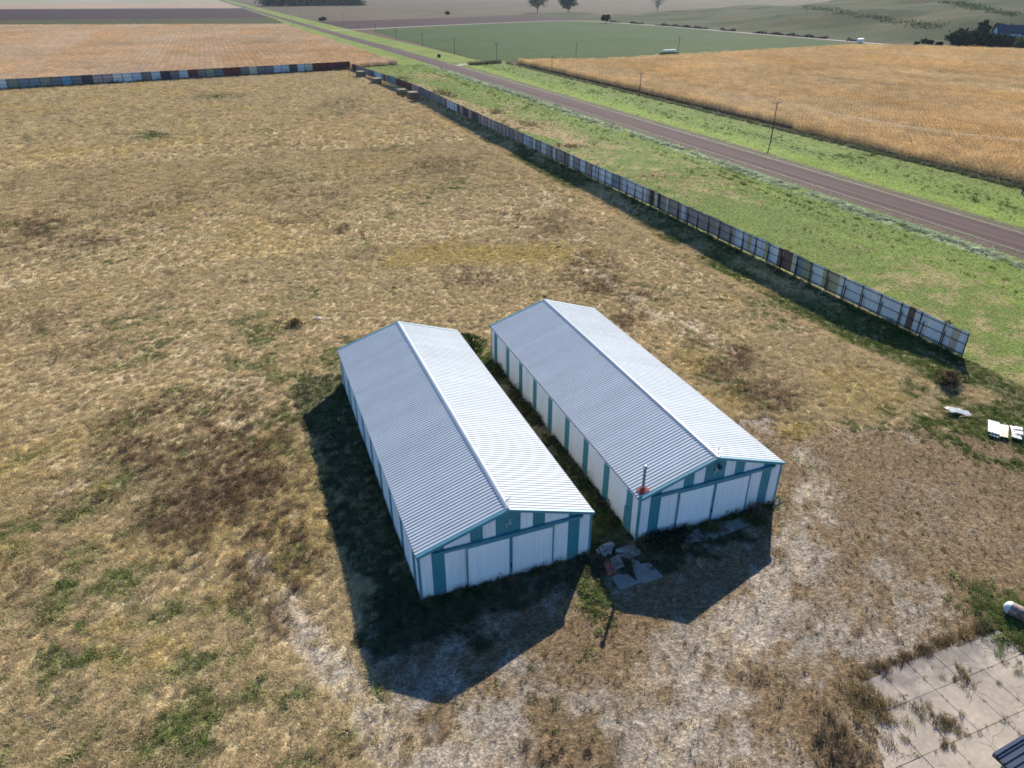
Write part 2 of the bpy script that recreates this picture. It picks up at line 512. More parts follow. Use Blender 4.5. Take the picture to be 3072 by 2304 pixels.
def cover(x, y):
    """weights of every kind of cover at ground points, shape (n, kinds)"""
    W = {k: np.zeros(x.shape) for k in KN}
    wx = x + 5 * (fbm(x, y, 0.06, 3, 71) - 0.5) + 3.0 * (fbm(x, y, 0.3, 3, 72) - 0.5)
    wy = y + 5 * (fbm(x, y, 0.06, 3, 73) - 0.5) + 3.0 * (fbm(x, y, 0.3, 3, 74) - 0.5)
    big = fbm(wx, wy, 0.022, 3, 1); mid = fbm(wx, wy, 0.11, 4, 2); fine = fbm(x, y, 0.55, 4, 3, 0.6)
    yard = sstep(0.9, -0.9, x - 71.8)
    W['straw'] += 1.0 * yard
    # worked yard in front of the sheds: short brown growth over gravel
    wk = inside(YARD, x + 4 * (mid - 0.5), y + 4 * (fbm(wx, wy, 0.11, 4, 12) - 0.5)) * yard
    W['straw'] *= 1 - 0.92 * wk
    W['mown'] += 1.0 * wk
    W['gravel'] += 1.5 * wk * sstep(0.545, 0.69, 0.40 * mid + 0.35 * fine + 0.45 * fbm(x, y, 2.3, 3, 14, 0.7) - 0.085 + 0.05 * sstep(45, 20, x))
    far = sstep(60, 240, y)
    nb = 0.55 * big + 0.55 * mid + 0.45 * fine
    W['brown'] += 1.25 * sstep(0.80, 1.02, nb + 0.22 * (fbm(x, y, 1.3, 3, 15) - 0.5)) * yard * (1 - 0.75 * far) * (1 - 0.5 * wk)
    ng = 0.45 * fbm(wx, wy, 0.028, 3, 5) + 0.5 * fbm(wx, wy, 0.16, 4, 6) + 0.55 * fbm(x, y, 0.7, 3, 7)
    W['green'] += 1.3 * sstep(0.82, 1.0, ng) * yard * (1 - 0.35 * far) * (1 - 0.8 * wk)
    W['gold'] += 0.8 * sstep(0.58, 0.74, fbm(wx, wy, 0.07, 4, 8)) * yard * (1 - wk)
    W['dirt'] += 0.8 * sstep(0.58, 0.74, fbm(wx, wy, 0.25, 5, 9)) * yard
    brk = 0.5 * mid + 0.6 * fine + 0.25 * fbm(x, y, 1.7, 2, 4)
    for cx, cy, ra, rb, az, k, s in BLOBS:
        ax, ay = math.cos(az), -math.sin(az)
        bx, by = math.sin(az), math.cos(az)
        u = ((x - cx) * ax + (y - cy) * ay) / ra; v = ((x - cx) * bx + (y - cy) * by) / rb
        d = np.sqrt(u * u + v * v) + (mid - 0.5) * 1.3 + (fine - 0.5) * 0.8
        m = sstep(1.15, 0.45, d) * s
        if k in ('green', 'dirt'): m = m * sstep(0.55, 0.76, brk) * 2.6
        elif k == 'gravel': m = 0.6 * m * (0.2 + 2.2 * sstep(0.54, 0.74, brk))
        elif k == 'brown': m = m * (0.25 + 2.3 * sstep(0.53, 0.70, brk + 0.3 * (fbm(x, y, 1.1, 3, 17) - 0.5)))
        else: m = m * 1.6
        W[k] += m * yard
    for tr, hw in (TRACK_A, TRACK_B):
        d = seg_dist(x + 1.6 * (mid - 0.5), y + 1.6 * (fine - 0.5), tr)
        W['gravel'] += 2.0 * sstep(hw, hw * 0.4, d) * sstep(0.36, 0.56, 0.5 * fine + 0.5 * fbm(x, y, 2.1, 3, 16, 0.7)) * yard
        for o_ in (0.75, -0.75):                              # wheel ruts
            W['dirt'] += 1.6 * sstep(0.42, 0.15, np.abs(d - abs(o_))) * sstep(0.38, 0.52, fine) * yard
    # worn track past the far side of the sheds
    d = seg_dist(x + 2.5 * (mid - 0.5), y, [(44, 118), (47, 100), (46.5, 84), (47, 74), (47.5, 66), (49, 58)])
    W['dirt'] += 2.2 * sstep(1.7, 0.4, d) * sstep(0.4, 0.62, fine) * yard
    W['brown'] += 0.7 * sstep(5, 1.5, d) * sstep(0.4, 0.6, fine) * yard
    # greener strip by the fence, painting its shadow wider too; damp strip between the sheds
    W['green'] += 2.2 * sstep(9.5, 5.0, 71.8 - x) * sstep(0.30, 0.55, mid) * yard * sstep(300, 120, y)
    W['green'] += 2.2 * sstep(19.0, 19.6, x) * sstep(23.2, 22.8, x) * sstep(33, 36, y) * sstep(72, 67, y) * sstep(0.3, 0.6, fine + mid * 0.4 - .2)
    # weedy feet of the shed walls
    for x0 in (6.64, 23.0):
        dd = np.maximum(np.maximum(x0 - x, x - x0 - 12.5), np.maximum(34.25 - y, y - 66.1))
        W['green'] += 1.3 * sstep(1.6, 0.2, dd) * sstep(0.4, 0.6, fine)
    # weeds beside and before the sheds, coloured dark to deepen the shadow there
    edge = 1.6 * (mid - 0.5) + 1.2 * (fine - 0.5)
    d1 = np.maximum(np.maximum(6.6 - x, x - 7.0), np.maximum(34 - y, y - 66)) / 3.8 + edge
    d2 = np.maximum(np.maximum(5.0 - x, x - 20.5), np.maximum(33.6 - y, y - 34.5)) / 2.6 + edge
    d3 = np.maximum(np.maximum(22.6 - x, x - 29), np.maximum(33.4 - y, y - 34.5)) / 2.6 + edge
    W['shadow_weeds'] += 2.2 * (sstep(1.05, 0.75, d1) + 0.8 * sstep(1.05, 0.6, d2) + 0.8 * sstep(1.05, 0.6, d3)) * yard
    # verges
    vg = 1 - yard
    W['verge'] += 1.25 * vg
    lines = 0.5 + 0.5 * np.sin(x * 2.1 + 3 * fbm(x * 0.3, y * 0.02, 1, 2, 31))
    W['swath'] += 3.0 * vg * sstep(2.6, 1.6, np.abs(x - 107.0 - 0.5 * np.sin(y * 0.05)) + 1.4 * (fine - 0.5)) * sstep(0.35, 0.5, fbm(x, y * .5, 0.5, 3, 38))
    W['green'] += 1.1 * vg * sstep(0.72, 0.9, lines) * sstep(92, 98, x) * sstep(106, 104, x)
    near_l = sstep(78, 104, x) * sstep(125, 104, x)
    W['lime'] += (1.1 * lines * near_l + 0.5 * sstep(0.45, 0.7, fbm(wx, wy, 0.05, 3, 32))) * vg * (x < 113)
    W['dead'] += 1.6 * sstep(0.49, 0.66, 0.6 * fbm(x * 1.0, y * 0.35, 0.09, 4, 33) + 0.4 * fine + 0.03) * vg * sstep(106, 96, x)
    W['brown'] += 0.5 * sstep(0.55, 0.72, 0.6 * fbm(x, y * 0.4, 0.12, 4, 34) + 0.4 * fine) * vg * sstep(106, 96, x)
    d = seg_dist(x + 6 * (mid - .5), y, [(75, 345), (77, 300), (80, 240), (83, 200), (86, 178)])
    W['dead'] += 4.0 * sstep(4.5, 1.0, d) * vg * sstep(0.35, 0.6, fine + .1)
    W['brown'] += 1.5 * sstep(6.5, 3.0, np.abs(d - 3)) * vg * sstep(0.5, 0.7, mid)
    right = sstep(122, 124, x)
    W['lime'] += 3.2 * right * sstep(134, 127, x + 4 * (mid - 0.5)) 
    W['green'] += 0.7 * right * sstep(128, 134, x) * sstep(0.5, 0.7, mid)
    W['lime'] += 1.0 * right * sstep(148, 144, x) * sstep(0.35, 0.6, fbm(x, y * .3, .2, 3, 36))
    W['dead'] += 1.4 * right * sstep(147.5, 150, x) * sstep(0.4, 0.6, fine)
    sh = sstep(0.8, 0.2, np.abs(x - 123.6) - 0.7) + sstep(0.8, 0.2, np.abs(x - 110.9) - 1.0)
    W['shoulder'] += 8 * sh * sstep(0.25, 0.5, fine + 0.15)
    A = np.stack([W[k] for k in KN], 1) + 1e-6
    A = A ** 2.3
    return A / A.sum(1, keepdims=True)

def cover_col(x, y, A=None):
    A = cover(x, y) if A is None else A
    c = A @ KA
    v = 0.80 + 0.42 * fbm(x, y, 0.35, 4, 21)
    return c * v[:, None]

def relief(x, y):
    swale = -1.2 * sstep(61.5, 65.5, x) * sstep(71.2, 67.5, x) * sstep(44, 62, y) * sstep(400, 330, y)
    return 0.10 * fbm(x, y, 0.12, 3, 41) + 0.12 * fbm(x, y, 0.6, 3, 42) - 0.02 + swale

# ------------------------------------------------------------------ far terrain
HILL = [(27.0, 850.0, 660.0, 150.0, 240.0), (20.0, 1150.0, 560.0, 260.0, 260.0), (7.0, 640.0, 470.0, 90.0, 70.0)]
def hill_z(x, y):
    z = np.zeros(np.shape(x))
    for a, cx, cy, sx, sy in HILL:
        z = z + a * np.exp(-((x - cx) ** 2 / (2 * sx * sx) + (y - cy) ** 2 / (2 * sy * sy)))
    w = sstep(476, 620, x) * sstep(330, 470, y)
    rough = (np.abs(fbm(x + y * 0.4, y, 0.0045, 4, 61) - 0.5) * 24 - 2 + (fbm(x, y, 0.02, 3, 62) - 0.5) * 5) * w
    return z * w + rough

def grid_mesh(name, xs, ys, zf, mat, colf=None, attr='Col'):
    X, Y = np.meshgrid(xs, ys)
    x, y = X.ravel(), Y.ravel()
    z = zf(x, y)
    nx, ny = len(xs), len(ys)
    i = np.arange(nx * ny).reshape(ny, nx)
    q = np.stack([i[:-1, :-1], i[:-1, 1:], i[1:, 1:], i[1:, :-1]], -1).reshape(-1, 4)
    me = bpy.data.meshes.new(name)
    me.vertices.add(nx * ny); me.vertices.foreach_set('co', np.stack([x, y, z], 1).astype(np.float32).ravel())
    me.loops.add(q.size); me.loops.foreach_set('vertex_index', q.ravel().astype(np.int32))
    me.polygons.add(len(q)); me.polygons.foreach_set('loop_start', np.arange(0, q.size, 4, dtype=np.int32))
    me.polygons.foreach_set('loop_total', np.full(len(q), 4, dtype=np.int32))
    me.polygons.foreach_set('use_smooth', np.ones(len(q), dtype=bool))
    me.update(calc_edges=True)
    if colf is not None:
        c = colf(x, y)
        a = me.attributes.new(attr, 'FLOAT_COLOR', 'POINT')
        a.data.foreach_set('color', np.concatenate([c, np.ones((len(c), 1))], 1).astype(np.float32).ravel())
    me.materials.append(mat)
    o = bpy.data.objects.new(name, me)
    return link(o)

def sheet(name, poly, z, mat, uvdir=None):
    bm = bmesh.new()
    vs = [bm.verts.new((x, y, z)) for x, y in poly]
    f = bm.faces.new(vs)
    if f.normal.z < 0 or (bm.normal_update() or f.normal.z < 0): f.normal_flip()
    me = bpy.data.meshes.new(name); bm.to_mesh(me); bm.free()
    me.materials.append(mat)
    o = link(bpy.data.objects.new(name, me))
    return tag(o, kind='structure')

def ground_mat():
    m, nt, b = newmat('yard ground')
    at = N(nt, 'ShaderNodeAttribute', attribute_name='Col')
    v = pos_scaled(nt, 1, 1, 1)
    n1 = noise(nt, v, 2.2, 8, 0.72)
    n2 = noise(nt, pos_scaled(nt, 2.2, 6.5, 1, R(15)), 1.0, 5, 0.65)
    vr = N(nt, 'ShaderNodeTexVoronoi'); vr.inputs['Scale'].default_value = 9.0; nt.links.new(v, vr.inputs['Vector'])
    n3 = N(nt, 'ShaderNodeSeparateColor'); nt.links.new(vr.outputs['Color'], n3.inputs[0]); n3 = n3.outputs[0]
    fac = mul(nt, remap(nt, n1, 0.33, 0.68, 0.56, 1.38), remap(nt, n2, 0.3, 0.7, 0.70, 1.28))
    fac = mul(nt, fac, remap(nt, n3, 0.0, 1.0, 0.62, 1.42))
    c = scale_col(nt, at.outputs['Vector'], fac)
    nt.links.new(c, b.inputs['Base Color'])
    b.inputs['Roughness'].default_value = 0.95; b.inputs['Specular IOR Level'].default_value = 0.1
    hs = N(nt, 'ShaderNodeMath', operation='ADD'); nt.links.new(n1, hs.inputs[0]); nt.links.new(mul(nt, n3, 0.25), hs.inputs[1])
    bump(nt, b, hs.outputs[0], 0.7, 0.25)
    return m

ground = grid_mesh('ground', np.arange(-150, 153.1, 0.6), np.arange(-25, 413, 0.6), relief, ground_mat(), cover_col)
tag(ground, kind='structure')

def far_mat(name, col, col2, sc, rows=None, contrast=0.25, b_str=0.4, stretch=1.0, rot=0.0):
    """open land seen from far off: two colours in soft patches, optional tillage rows"""
    m, nt, b = newmat(name)
    n1 = noise(nt, pos_scaled(nt, sc, sc * stretch, 0, rot), 1.0, 6, 0.62)
    c = mixc(nt, remap(nt, n1, 0.38, 0.62, 0, 1), tuple(col), tuple(col2))
    n2 = noise(nt, pos_scaled(nt, 0.5, 0.5, 0), 1.0, 5, 0.7)
    fac = remap(nt, n2, 0.3, 0.7, 1 - contrast, 1 + contrast)
    if rows:
        n3 = noise(nt, pos_scaled(nt, rows[0], rows[1], 0), 1.0, 3, 0.6)
        fac = mul(nt, fac, remap(nt, n3, 0.35, 0.65, 1 - rows[2], 1 + rows[2]))
    nt.links.new(scale_col(nt, c, fac), b.inputs['Base Color'])
    b.inputs['Roughness'].default_value = 1.0; b.inputs['Specular IOR Level'].default_value = 0.05
    bump(nt, b, n2, b_str, 0.5)
    return m

M['pasture'] = far_mat('far pasture', (0.12, 0.08, 0.055), (0.07, 0.064, 0.038), 0.006, stretch=2.2)
M['hillside'] = far_mat('grazed hillside', (0.017, 0.033, 0.007), (0.066, 0.059, 0.028), 0.012, contrast=0.6, b_str=0.6)
M['greenfield'] = far_mat('green crop', (0.036, 0.066, 0.017), (0.052, 0.074, 0.021), 0.010, rows=(0.03, 0.6, 0.28), contrast=0.42)
M['plough'] = far_mat('ploughed soil', (0.046, 0.027, 0.028), (0.058, 0.034, 0.034), 0.01, rows=(0.01, 0.25, 0.12))
M['strip'] = far_mat('weedy strip', (0.05, 0.06, 0.024), (0.075, 0.06, 0.03), 0.02)
M['stubble'] = far_mat('stubble', (0.26, 0.19, 0.14), (0.30, 0.22, 0.16), 0.006, rows=(0.004, 0.05, 0.12))
M['palefield'] = far_mat('pale field', (0.20, 0.20, 0.13), (0.27, 0.24, 0.17), 0.004)
M['vergefar'] = far_mat('roadside grass', (0.13, 0.165, 0.04), (0.18, 0.21, 0.05), 0.05, rows=(0.9, 0.01, 0.2), contrast=0.25)
M['gravelroad'] = far_mat('gravel road', (0.42, 0.37, 0.31), (0.36, 0.32, 0.28), 0.05, contrast=0.15)

terrain = grid_mesh('terrain', np.arange(-3000, 5200, 40.0), np.arange(-400, 7600, 40.0),
                    lambda x, y: -0.08 - 1.6 * (y < 390) + sstep(120, 320, x) * 10 * (fbm(x, y, 0.0012, 3, 51) - 0.35) * sstep(1250, 2600, y)
                    - 1.5 * sstep(500, 560, x) * sstep(1280, 1240, x) * sstep(360, 420, y) * sstep(1180, 1120, y), M['pasture'])
tag(terrain, kind='structure')
hill = grid_mesh('hill', np.arange(474, 1400, 7.0), np.arange(330, 1200, 7.0), lambda x, y: hill_z(x, y) + 0.02, M['hillside'])
tag(hill, kind='structure')

# pale autumn air
hz = MB().box(-2990, -390, -4.0, 5140, 7540, 62).build('haze', None)
tag(hz, kind='stuff')
hm = bpy.data.materials.new('thin haze'); hm.use_nodes = True
hm.node_tree.nodes.remove(hm.node_tree.nodes['Principled BSDF'])
pv = N(hm.node_tree, 'ShaderNodeVolumePrincipled')
pv.inputs['Color'].default_value = (0.72, 0.86, 1.0, 1); pv.inputs['Density'].default_value = 0.000026; pv.inputs['Anisotropy'].default_value = 0.3
hm.node_tree.links.new(pv.outputs[0], hm.node_tree.nodes['Material Output'].inputs['Volume'])
hz.data.materials.append(hm)

# road centre line drifts a little to the left far out
RC = [(117.2, -60), (117.2, 260), (115.8, 400), (112.5, 560), (108.0, 720), (101.5, 1000), (93.0, 1400), (83.0, 1900), (66.0, 2700), (40.0, 4000)]
def road_x(y):
    return np.interp(y, [p[1] for p in RC], [p[0] for p in RC])
def strip_mesh(name, off0, off1, z, mat, y0=-60, y1=4000, step=20.0, crown=0.0, zedge=None):
    ys = np.concatenate([np.arange(y0, min(1000, y1), step), np.arange(1000, y1, 100.0)]) if y1 > 1000 else np.arange(y0, y1 + 1, step)
    offs = np.linspace(off0, off1, 9 if crown else 2)
    vs = []; fs = []
    for y in ys:
        c = float(road_x(y))
        for o in offs:
            t = (o - (off0 + off1) / 2) / ((off1 - off0) / 2)
            vs.append((c + o, float(y), z + crown * (1 - t * t) - (0.22 if (zedge and abs(t) > 0.99) else 0)))
    n = len(offs)
    for i in range(len(ys) - 1):
        for k in range(n - 1):
            fs.append((i * n + k, i * n + k + 1, (i + 1) * n + k + 1, (i + 1) * n + k))
    mb = MB(); mb.add(vs, fs, True)
    o = mb.build(name, mat)
    return tag(o, kind='structure')

def road_mat():
    m, nt, b = newmat('asphalt')
    st = noise(nt, pos_scaled(nt, 1.15, 0.004, 0), 1.0, 3, 0.55)
    st2 = noise(nt, pos_scaled(nt, 5.0, 0.02, 0), 1.0, 3, 0.6)
    n1 = noise(nt, pos_scaled(nt, 0.7, 0.2, 0), 1.0, 6, 0.7)
    fac = mul(nt, remap(nt, st, 0.35, 0.65, 0.72, 1.25), remap(nt, st2, 0.3, 0.7, 0.93, 1.07))
    fac = mul(nt, fac, remap(nt, n1, 0.3, 0.7, 0.92, 1.08))
    nt.links.new(scale_col(nt, (0.088, 0.055, 0.052), fac), b.inputs['Base Color'])
    b.inputs['Roughness'].default_value = 0.95; b.inputs['Specular IOR Level'].default_value = 0.08
    return m
M['asphalt'] = road_mat()
strip_mesh('road', -5.3, 5.3, 0.13, M['asphalt'], crown=0.10, zedge=True)
M['paint'] = plain('worn road paint', (0.15, 0.125, 0.125), 0.8, 0.25, 0.8)
strip_mesh('edge_line', -4.95, -4.75, 0.162, M['paint'])
strip_mesh('edge_line', 4.15, 4.33, 0.178, M['paint'])
# roadside grass beyond the near ground sheet
strip_mesh('verge', 5.5, 27.0, 0.02, M['vergefar'], 412)
strip_mesh('verge', -22.0, -5.5, 0.02, M['vergefar'], 412)

sheet('weedy_strip', [(-900, 1140), (-900, 1260), (88, 1180), (86, 1020), (84, 960), (-900, 1090)], 0.04, M['strip'])
sheet('ploughed_field', [(-1200, 1300), (-1200, 2050), (76, 1790), (86, 1180), (-900, 1262)], 0.06, M['plough'])
sheet('stubble_field', [(-2200, 2300), (-2200, 3100), (60, 2500), (76, 1792), (-1200, 2052)], 0.05, M['stubble'])
sheet('pale_field', [(-2600, 3100), (-2600, 6000), (40, 4400), (58, 2500), (-2200, 3104)], 0.05, M['palefield'])
sheet('green_field', [(142, 410), (150, 785), (275, 862), (419, 922), (447, 880), (456, 828), (462, 739), (459, 666), (458, 549), (455, 430), (352, 418), (269, 402)], 0.05, M['greenfield'])
sheet('ploughed_field', [(136, 822), (130, 1010), (343, 1095), (540, 1215), (470, 962), (419, 944), (286, 890)], 0.05, M['plough'])
def lane(name, pts, w, z, mat):
    vs, fs = [], []
    for i, p in enumerate(pts):
        a = Vector(pts[max(i - 1, 0)]); b = Vector(pts[min(i + 1, len(pts) - 1)])
        d = (b - a).normalized(); n = Vector((-d.y, d.x)) * w / 2
        vs += [(p[0] + n.x, p[1] + n.y, z), (p[0] - n.x, p[1] - n.y, z)]
    for i in range(len(pts) - 1): fs.append((2 * i, 2 * i + 1, 2 * i + 3, 2 * i + 2))
    mb = MB(); mb.add(vs, [f[::-1] for f in fs])
    o = mb.build(name, mat)
    return tag(o, kind='structure')
lane('gravel_road', [(465, 405), (466, 467), (467, 549), (468, 666), (469, 739), (464, 829), (456, 889), (440, 918), (419, 934), (350, 908), (275, 873), (200, 835), (154, 806), (112, 790)], 6.5, 0.10, M['gravelroad'])
lane('gravel_path', [(121, 396), (127, 402), (134, 407), (142, 410), (152, 411)], 4.0, 0.12, M['gravelroad'])

# ------------------------------------------------------------------ scattered plants: real geometry set out on points
PROTO = bpy.data.collections.new('plant prototypes')      # never linked to the scene: only source meshes
def proto_set(cname, builders, mat):
    c = bpy.data.collections.new(cname)
    for i, (v, f) in enumerate(builders):
        me = bpy.data.meshes.new('%s_%02d' % (cname, i)); me.from_pydata([tuple(p) for p in v], [], f)
        me.materials.append(mat); me.update()
        c.objects.link(bpy.data.objects.new('%s_%02d' % (cname, i), me))
    return c

def blade(V, F, base, yaw, lean, h, w, bend=0.5):
    dx, dy = math.cos(yaw), math.sin(yaw)
    sx, sy = -dy * w / 2, dx * w / 2
    p1 = (base[0] + dx * lean * 0.35 * h, base[1] + dy * lean * 0.35 * h, base[2] + h * 0.6)
    p2 = (base[0] + dx * lean * h, base[1] + dy * lean * h, base[2] + h * (1.0 - bend * lean * 0.45))
    n = len(V)
    V += [(base[0] - sx, base[1] - sy, base[2]), (base[0] + sx, base[1] + sy, base[2]),
          (p1[0] - sx * 0.8, p1[1] - sy * 0.8, p1[2]), (p1[0] + sx * 0.8, p1[1] + sy * 0.8, p1[2]), p2]
    F += [(n, n + 1, n + 3, n + 2), (n + 2, n + 3, n + 4)]

def grass_tuft(nb, spread, h, w, lean, wind=0.0):
    V, F = [], []
    for k in range(nb):
        a = random.uniform(0, 6.28); r = spread * math.sqrt(random.random())
        yaw = random.gauss(0, 0.7) if random.random() < wind else random.uniform(0, 6.28)
        blade(V, F, (r * math.cos(a), r * math.sin(a), 0), yaw, lean * random.uniform(0.4, 1.3), h * random.uniform(0.6, 1.25), w * random.uniform(0.6, 1.3))
    return V, F

def leafy_weed(nl, r, h, size):
    V, F = [], []
    for k in range(nl):
        a = random.uniform(0, 6.28); rr = r * math.sqrt(random.random()); z = h * random.uniform(0.1, 1) * (1 - 0.5 * (rr / r) ** 2)
        c = Vector((rr * math.cos(a), rr * math.sin(a), z))
        d = Vector((math.cos(a + random.gauss(0, .6)), math.sin(a + random.gauss(0, .6)), random.uniform(-0.3, 0.7))).normalized()
        s = d.cross(Vector((random.gauss(0, .3), random.gauss(0, .3), 1))).normalized()
        L = size * random.uniform(0.6, 1.4); wd = L * 0.3
        n = len(V)
        V += [tuple(c - d * L / 2), tuple(c + s * wd), tuple(c + d * L / 2), tuple(c - s * wd)]
        F.append((n, n + 1, n + 2, n + 3))
    return V, F

def twig_weed(ns, r, h, w=0.012):
    V, F = [], []
    for k in range(ns):
        a = random.uniform(0, 6.28); l = random.uniform(0.3, 1.0)
        blade(V, F, (0.3 * r * math.cos(a + 1), 0.3 * r * math.sin(a + 1), 0), a, l * r / h, h * random.uniform(0.5, 1.1), w * random.uniform(0.7, 1.5), 0.2)
    for k in range(ns):
        a = random.uniform(0, 6.28); rr = r * math.sqrt(random.random()); z = h * random.uniform(0.4, 1)
        n = len(V); s = random.uniform(0.02, 0.05); b2 = random.uniform(0, 6.28)
        c = (rr * math.cos(a), rr * math.sin(a), z)
        V += [(c[0] - s * math.cos(b2), c[1] - s * math.sin(b2), c[2]), (c[0] + s * math.cos(b2), c[1] + s * math.sin(b2), c[2]), (c[0], c[1], c[2] + 2 * s)]
        F.append((n, n + 1, n + 2))
    return V, F

def scatter(name, x, y, z, rz, scl, idx, tint, coll, tilt=0.12, cat=None, label=None):
    n = len(x)
    me = bpy.data.meshes.new(name)
    me.vertices.add(n); me.vertices.foreach_set('co', np.stack([x, y, z], 1).astype(np.float32).ravel())
    def vec(nm, arr):
        a = me.attributes.new(nm, 'FLOAT_VECTOR', 'POINT'); a.data.foreach_set('vector', arr.astype(np.float32).ravel())
    rot = np.stack([rng.normal(0, tilt, n), rng.normal(0, tilt, n), rz], 1)
    vec('rot', rot)
    vec('scl', scl if scl.ndim == 2 else np.stack([scl] * 3, 1)); vec('tint', tint)
    a = me.attributes.new('idx', 'INT', 'POINT'); a.data.foreach_set('value', idx.astype(np.int32))
    o = link(bpy.data.objects.new(name, me))
    ng = bpy.data.node_groups.new(name + ' scatter', 'GeometryNodeTree')
    ng.interface.new_socket(name='Geometry', in_out='INPUT', socket_type='NodeSocketGeometry')
    ng.interface.new_socket(name='Geometry', in_out='OUTPUT', socket_type='NodeSocketGeometry')
    gi = ng.nodes.new('NodeGroupInput'); go = ng.nodes.new('NodeGroupOutput')
    ip = ng.nodes.new('GeometryNodeInstanceOnPoints'); ci = ng.nodes.new('GeometryNodeCollectionInfo')
    ci.inputs['Collection'].default_value = coll
    ci.inputs['Separate Children'].default_value = True; ci.inputs['Reset Children'].default_value = True
    ng.links.new(gi.outputs[0], ip.inputs['Points']); ng.links.new(ci.outputs[0], ip.inputs['Instance'])
    ip.inputs['Pick Instance'].default_value = True
    for nm, dt, sock in (('idx', 'INT', 'Instance Index'), ('rot', 'FLOAT_VECTOR', 'Rotation'), ('scl', 'FLOAT_VECTOR', 'Scale')):
        na = ng.nodes.new('GeometryNodeInputNamedAttribute'); na.data_type = dt
        na.inputs['Name'].default_value = nm
        ng.links.new(na.outputs['Attribute'], ip.inputs[sock])
    ng.links.new(ip.outputs[0], go.inputs[0])
    md = o.modifiers.new('scatter', 'NODES'); md.node_group = ng
    return tag(o, label=label, cat=cat, kind='stuff')

random.seed(21)
GRASS = proto_set('grass', [grass_tuft(44, 0.32, 0.30, 0.020, 1.1, 0.75) for _ in range(4)] +
                  [leafy_weed(34, 0.26, 0.22, 0.11) for _ in range(3)] +
                  [twig_weed(16, 0.30, 0.40, 0.02) for _ in range(3)] +
                  [grass_tuft(30, 0.26, 0.11, 0.018, 0.9, 0.3) for _ in range(2)], M['plant'])
# 0-3 long grass, 4-6 leafy, 7-9 dead twiggy, 10-11 short

TAN_H = math.tan(math.atan(512 / 707.5))
def in_view(x, y, pad=1.15):
    """points the photograph can plausibly see, with a margin for a step aside"""
    h = R(21.016)
    a = x * math.cos(h) - y * math.sin(h); d = x * math.sin(h) + y * math.cos(h)
    cp, sp = math.cos(R(29.187)), math.sin(R(29.187))
    z = d * cp + 35.95 * sp; up = d * sp - 35.95 * cp
    return (np.abs(a / z) < 0.7236 * pad + 2 / np.maximum(z, 1)) & (up / z > -0.5427 * pad - 0.05) & (z > 5)

def blocked(x, y):
    b = np.zeros(x.shape, bool)
    for x0 in (6.64, 23.01):
        b |= (x > x0 - 0.05) & (x < x0 + 12.55) & (y > 34.2) & (y < 66.2)
    b |= (x > 28.9) & (x < 40.6) & (y < 18.7)
    b |= (x > 108.6) & (x < 124.4)
    return b

def points(x0, x1, y0, y1, dens):
    n = int((x1 - x0) * (y1 - y0) * dens)
    x = rng.uniform(x0, x1, n); y = rng.uniform(y0, y1, n)
    k = in_view(x, y) & ~blocked(x, y)
    return x[k], y[k]

px, py = [], []
for (x0, x1, y0, y1, d) in ((-40, 72, 8, 60, 18), (-70, 72, 60, 110, 11.5), (-100, 72, 110, 190, 5.4), (-140, 72, 190, 395, 1.9),
                            (71.6, 152, 30, 140, 5.5), (71.6, 152, 140, 412, 1.4)):
    a, b = points(x0, x1, y0, y1, d); px.append(a); py.append(b)
px = np.concatenate(px); py = np.concatenate(py)
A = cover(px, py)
u = rng.random(len(px))
kind = (A.cumsum(1) < u[:, None]).sum(1).clip(0, len(KN) - 1)
names = np.array(KN)[kind]
keep = np.ones(len(px), bool)
keep &= ~(((names == 'gravel') | (names == 'shoulder')) & (rng.random(len(px)) > 0.12))
keep &= ~((names == 'mown') & (rng.random(len(px)) > 0.5))
keep &= ~((px > 122) & (rng.random(len(px)) > 0.45))
keep &= ~((names == 'dirt') & (rng.random(len(px)) > 0.35))
px, py, kind, names, A = px[keep], py[keep], kind[keep], names[keep], A[keep]
n = len(px)
idx = rng.integers(0, 4, n)
is_ = lambda *k: np.isin(names, k)
r1 = rng.random(n)
idx = np.where(is_('green', 'shadow_weeds') & (r1 < 0.75), rng.integers(4, 7, n), idx)
idx = np.where(is_('brown') & (r1 < 0.6), rng.integers(7, 10, n), idx)
idx = np.where(is_('mown', 'gravel', 'dirt', 'shoulder', 'lime', 'verge', 'dead', 'swath'), rng.integers(10, 12, n), idx)
idx = np.where(is_('verge') & (r1 < 0.06), rng.integers(4, 7, n), idx)
idx = np.where(is_('gravel', 'mown') & (r1 < 0.25), rng.integers(7, 10, n), idx)
dist = np.hypot(px, py)
scl = np.clip(dist / 105, 0.95, 2.3) * rng.uniform(0.5, 1.15, n)
scl = np.where(is_('mown', 'gravel'), scl * 0.68, scl)
scl = np.where(is_('verge', 'lime'), scl * 0.62, scl)
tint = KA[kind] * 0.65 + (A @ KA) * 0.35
tint = tint * (np.where(is_('verge', 'lime'), rng.uniform(0.78, 1.3, n), rng.uniform(0.6, 1.6, n)) * 1.08)[:, None]
tint[is_('gravel', 'dirt')] = np.array(KINDCOL['mown']) * rng.uniform(0.6, 1.3, int(is_('gravel', 'dirt').sum()))[:, None]
hot = rng.random(n)
sz = np.stack([scl, scl, scl * np.where(is_('verge', 'lime', 'mown', 'dead'), 0.8, 1.0)], 1)
wind = R(20) + 1.1 * (fbm(px, py, 0.03, 2, 81) - 0.5) * 3
scatter('dry_grass', px, py, relief(px, py) - 0.02, wind + rng.normal(0, 0.5, n), sz, idx, tint, GRASS)
print('tufts', n)

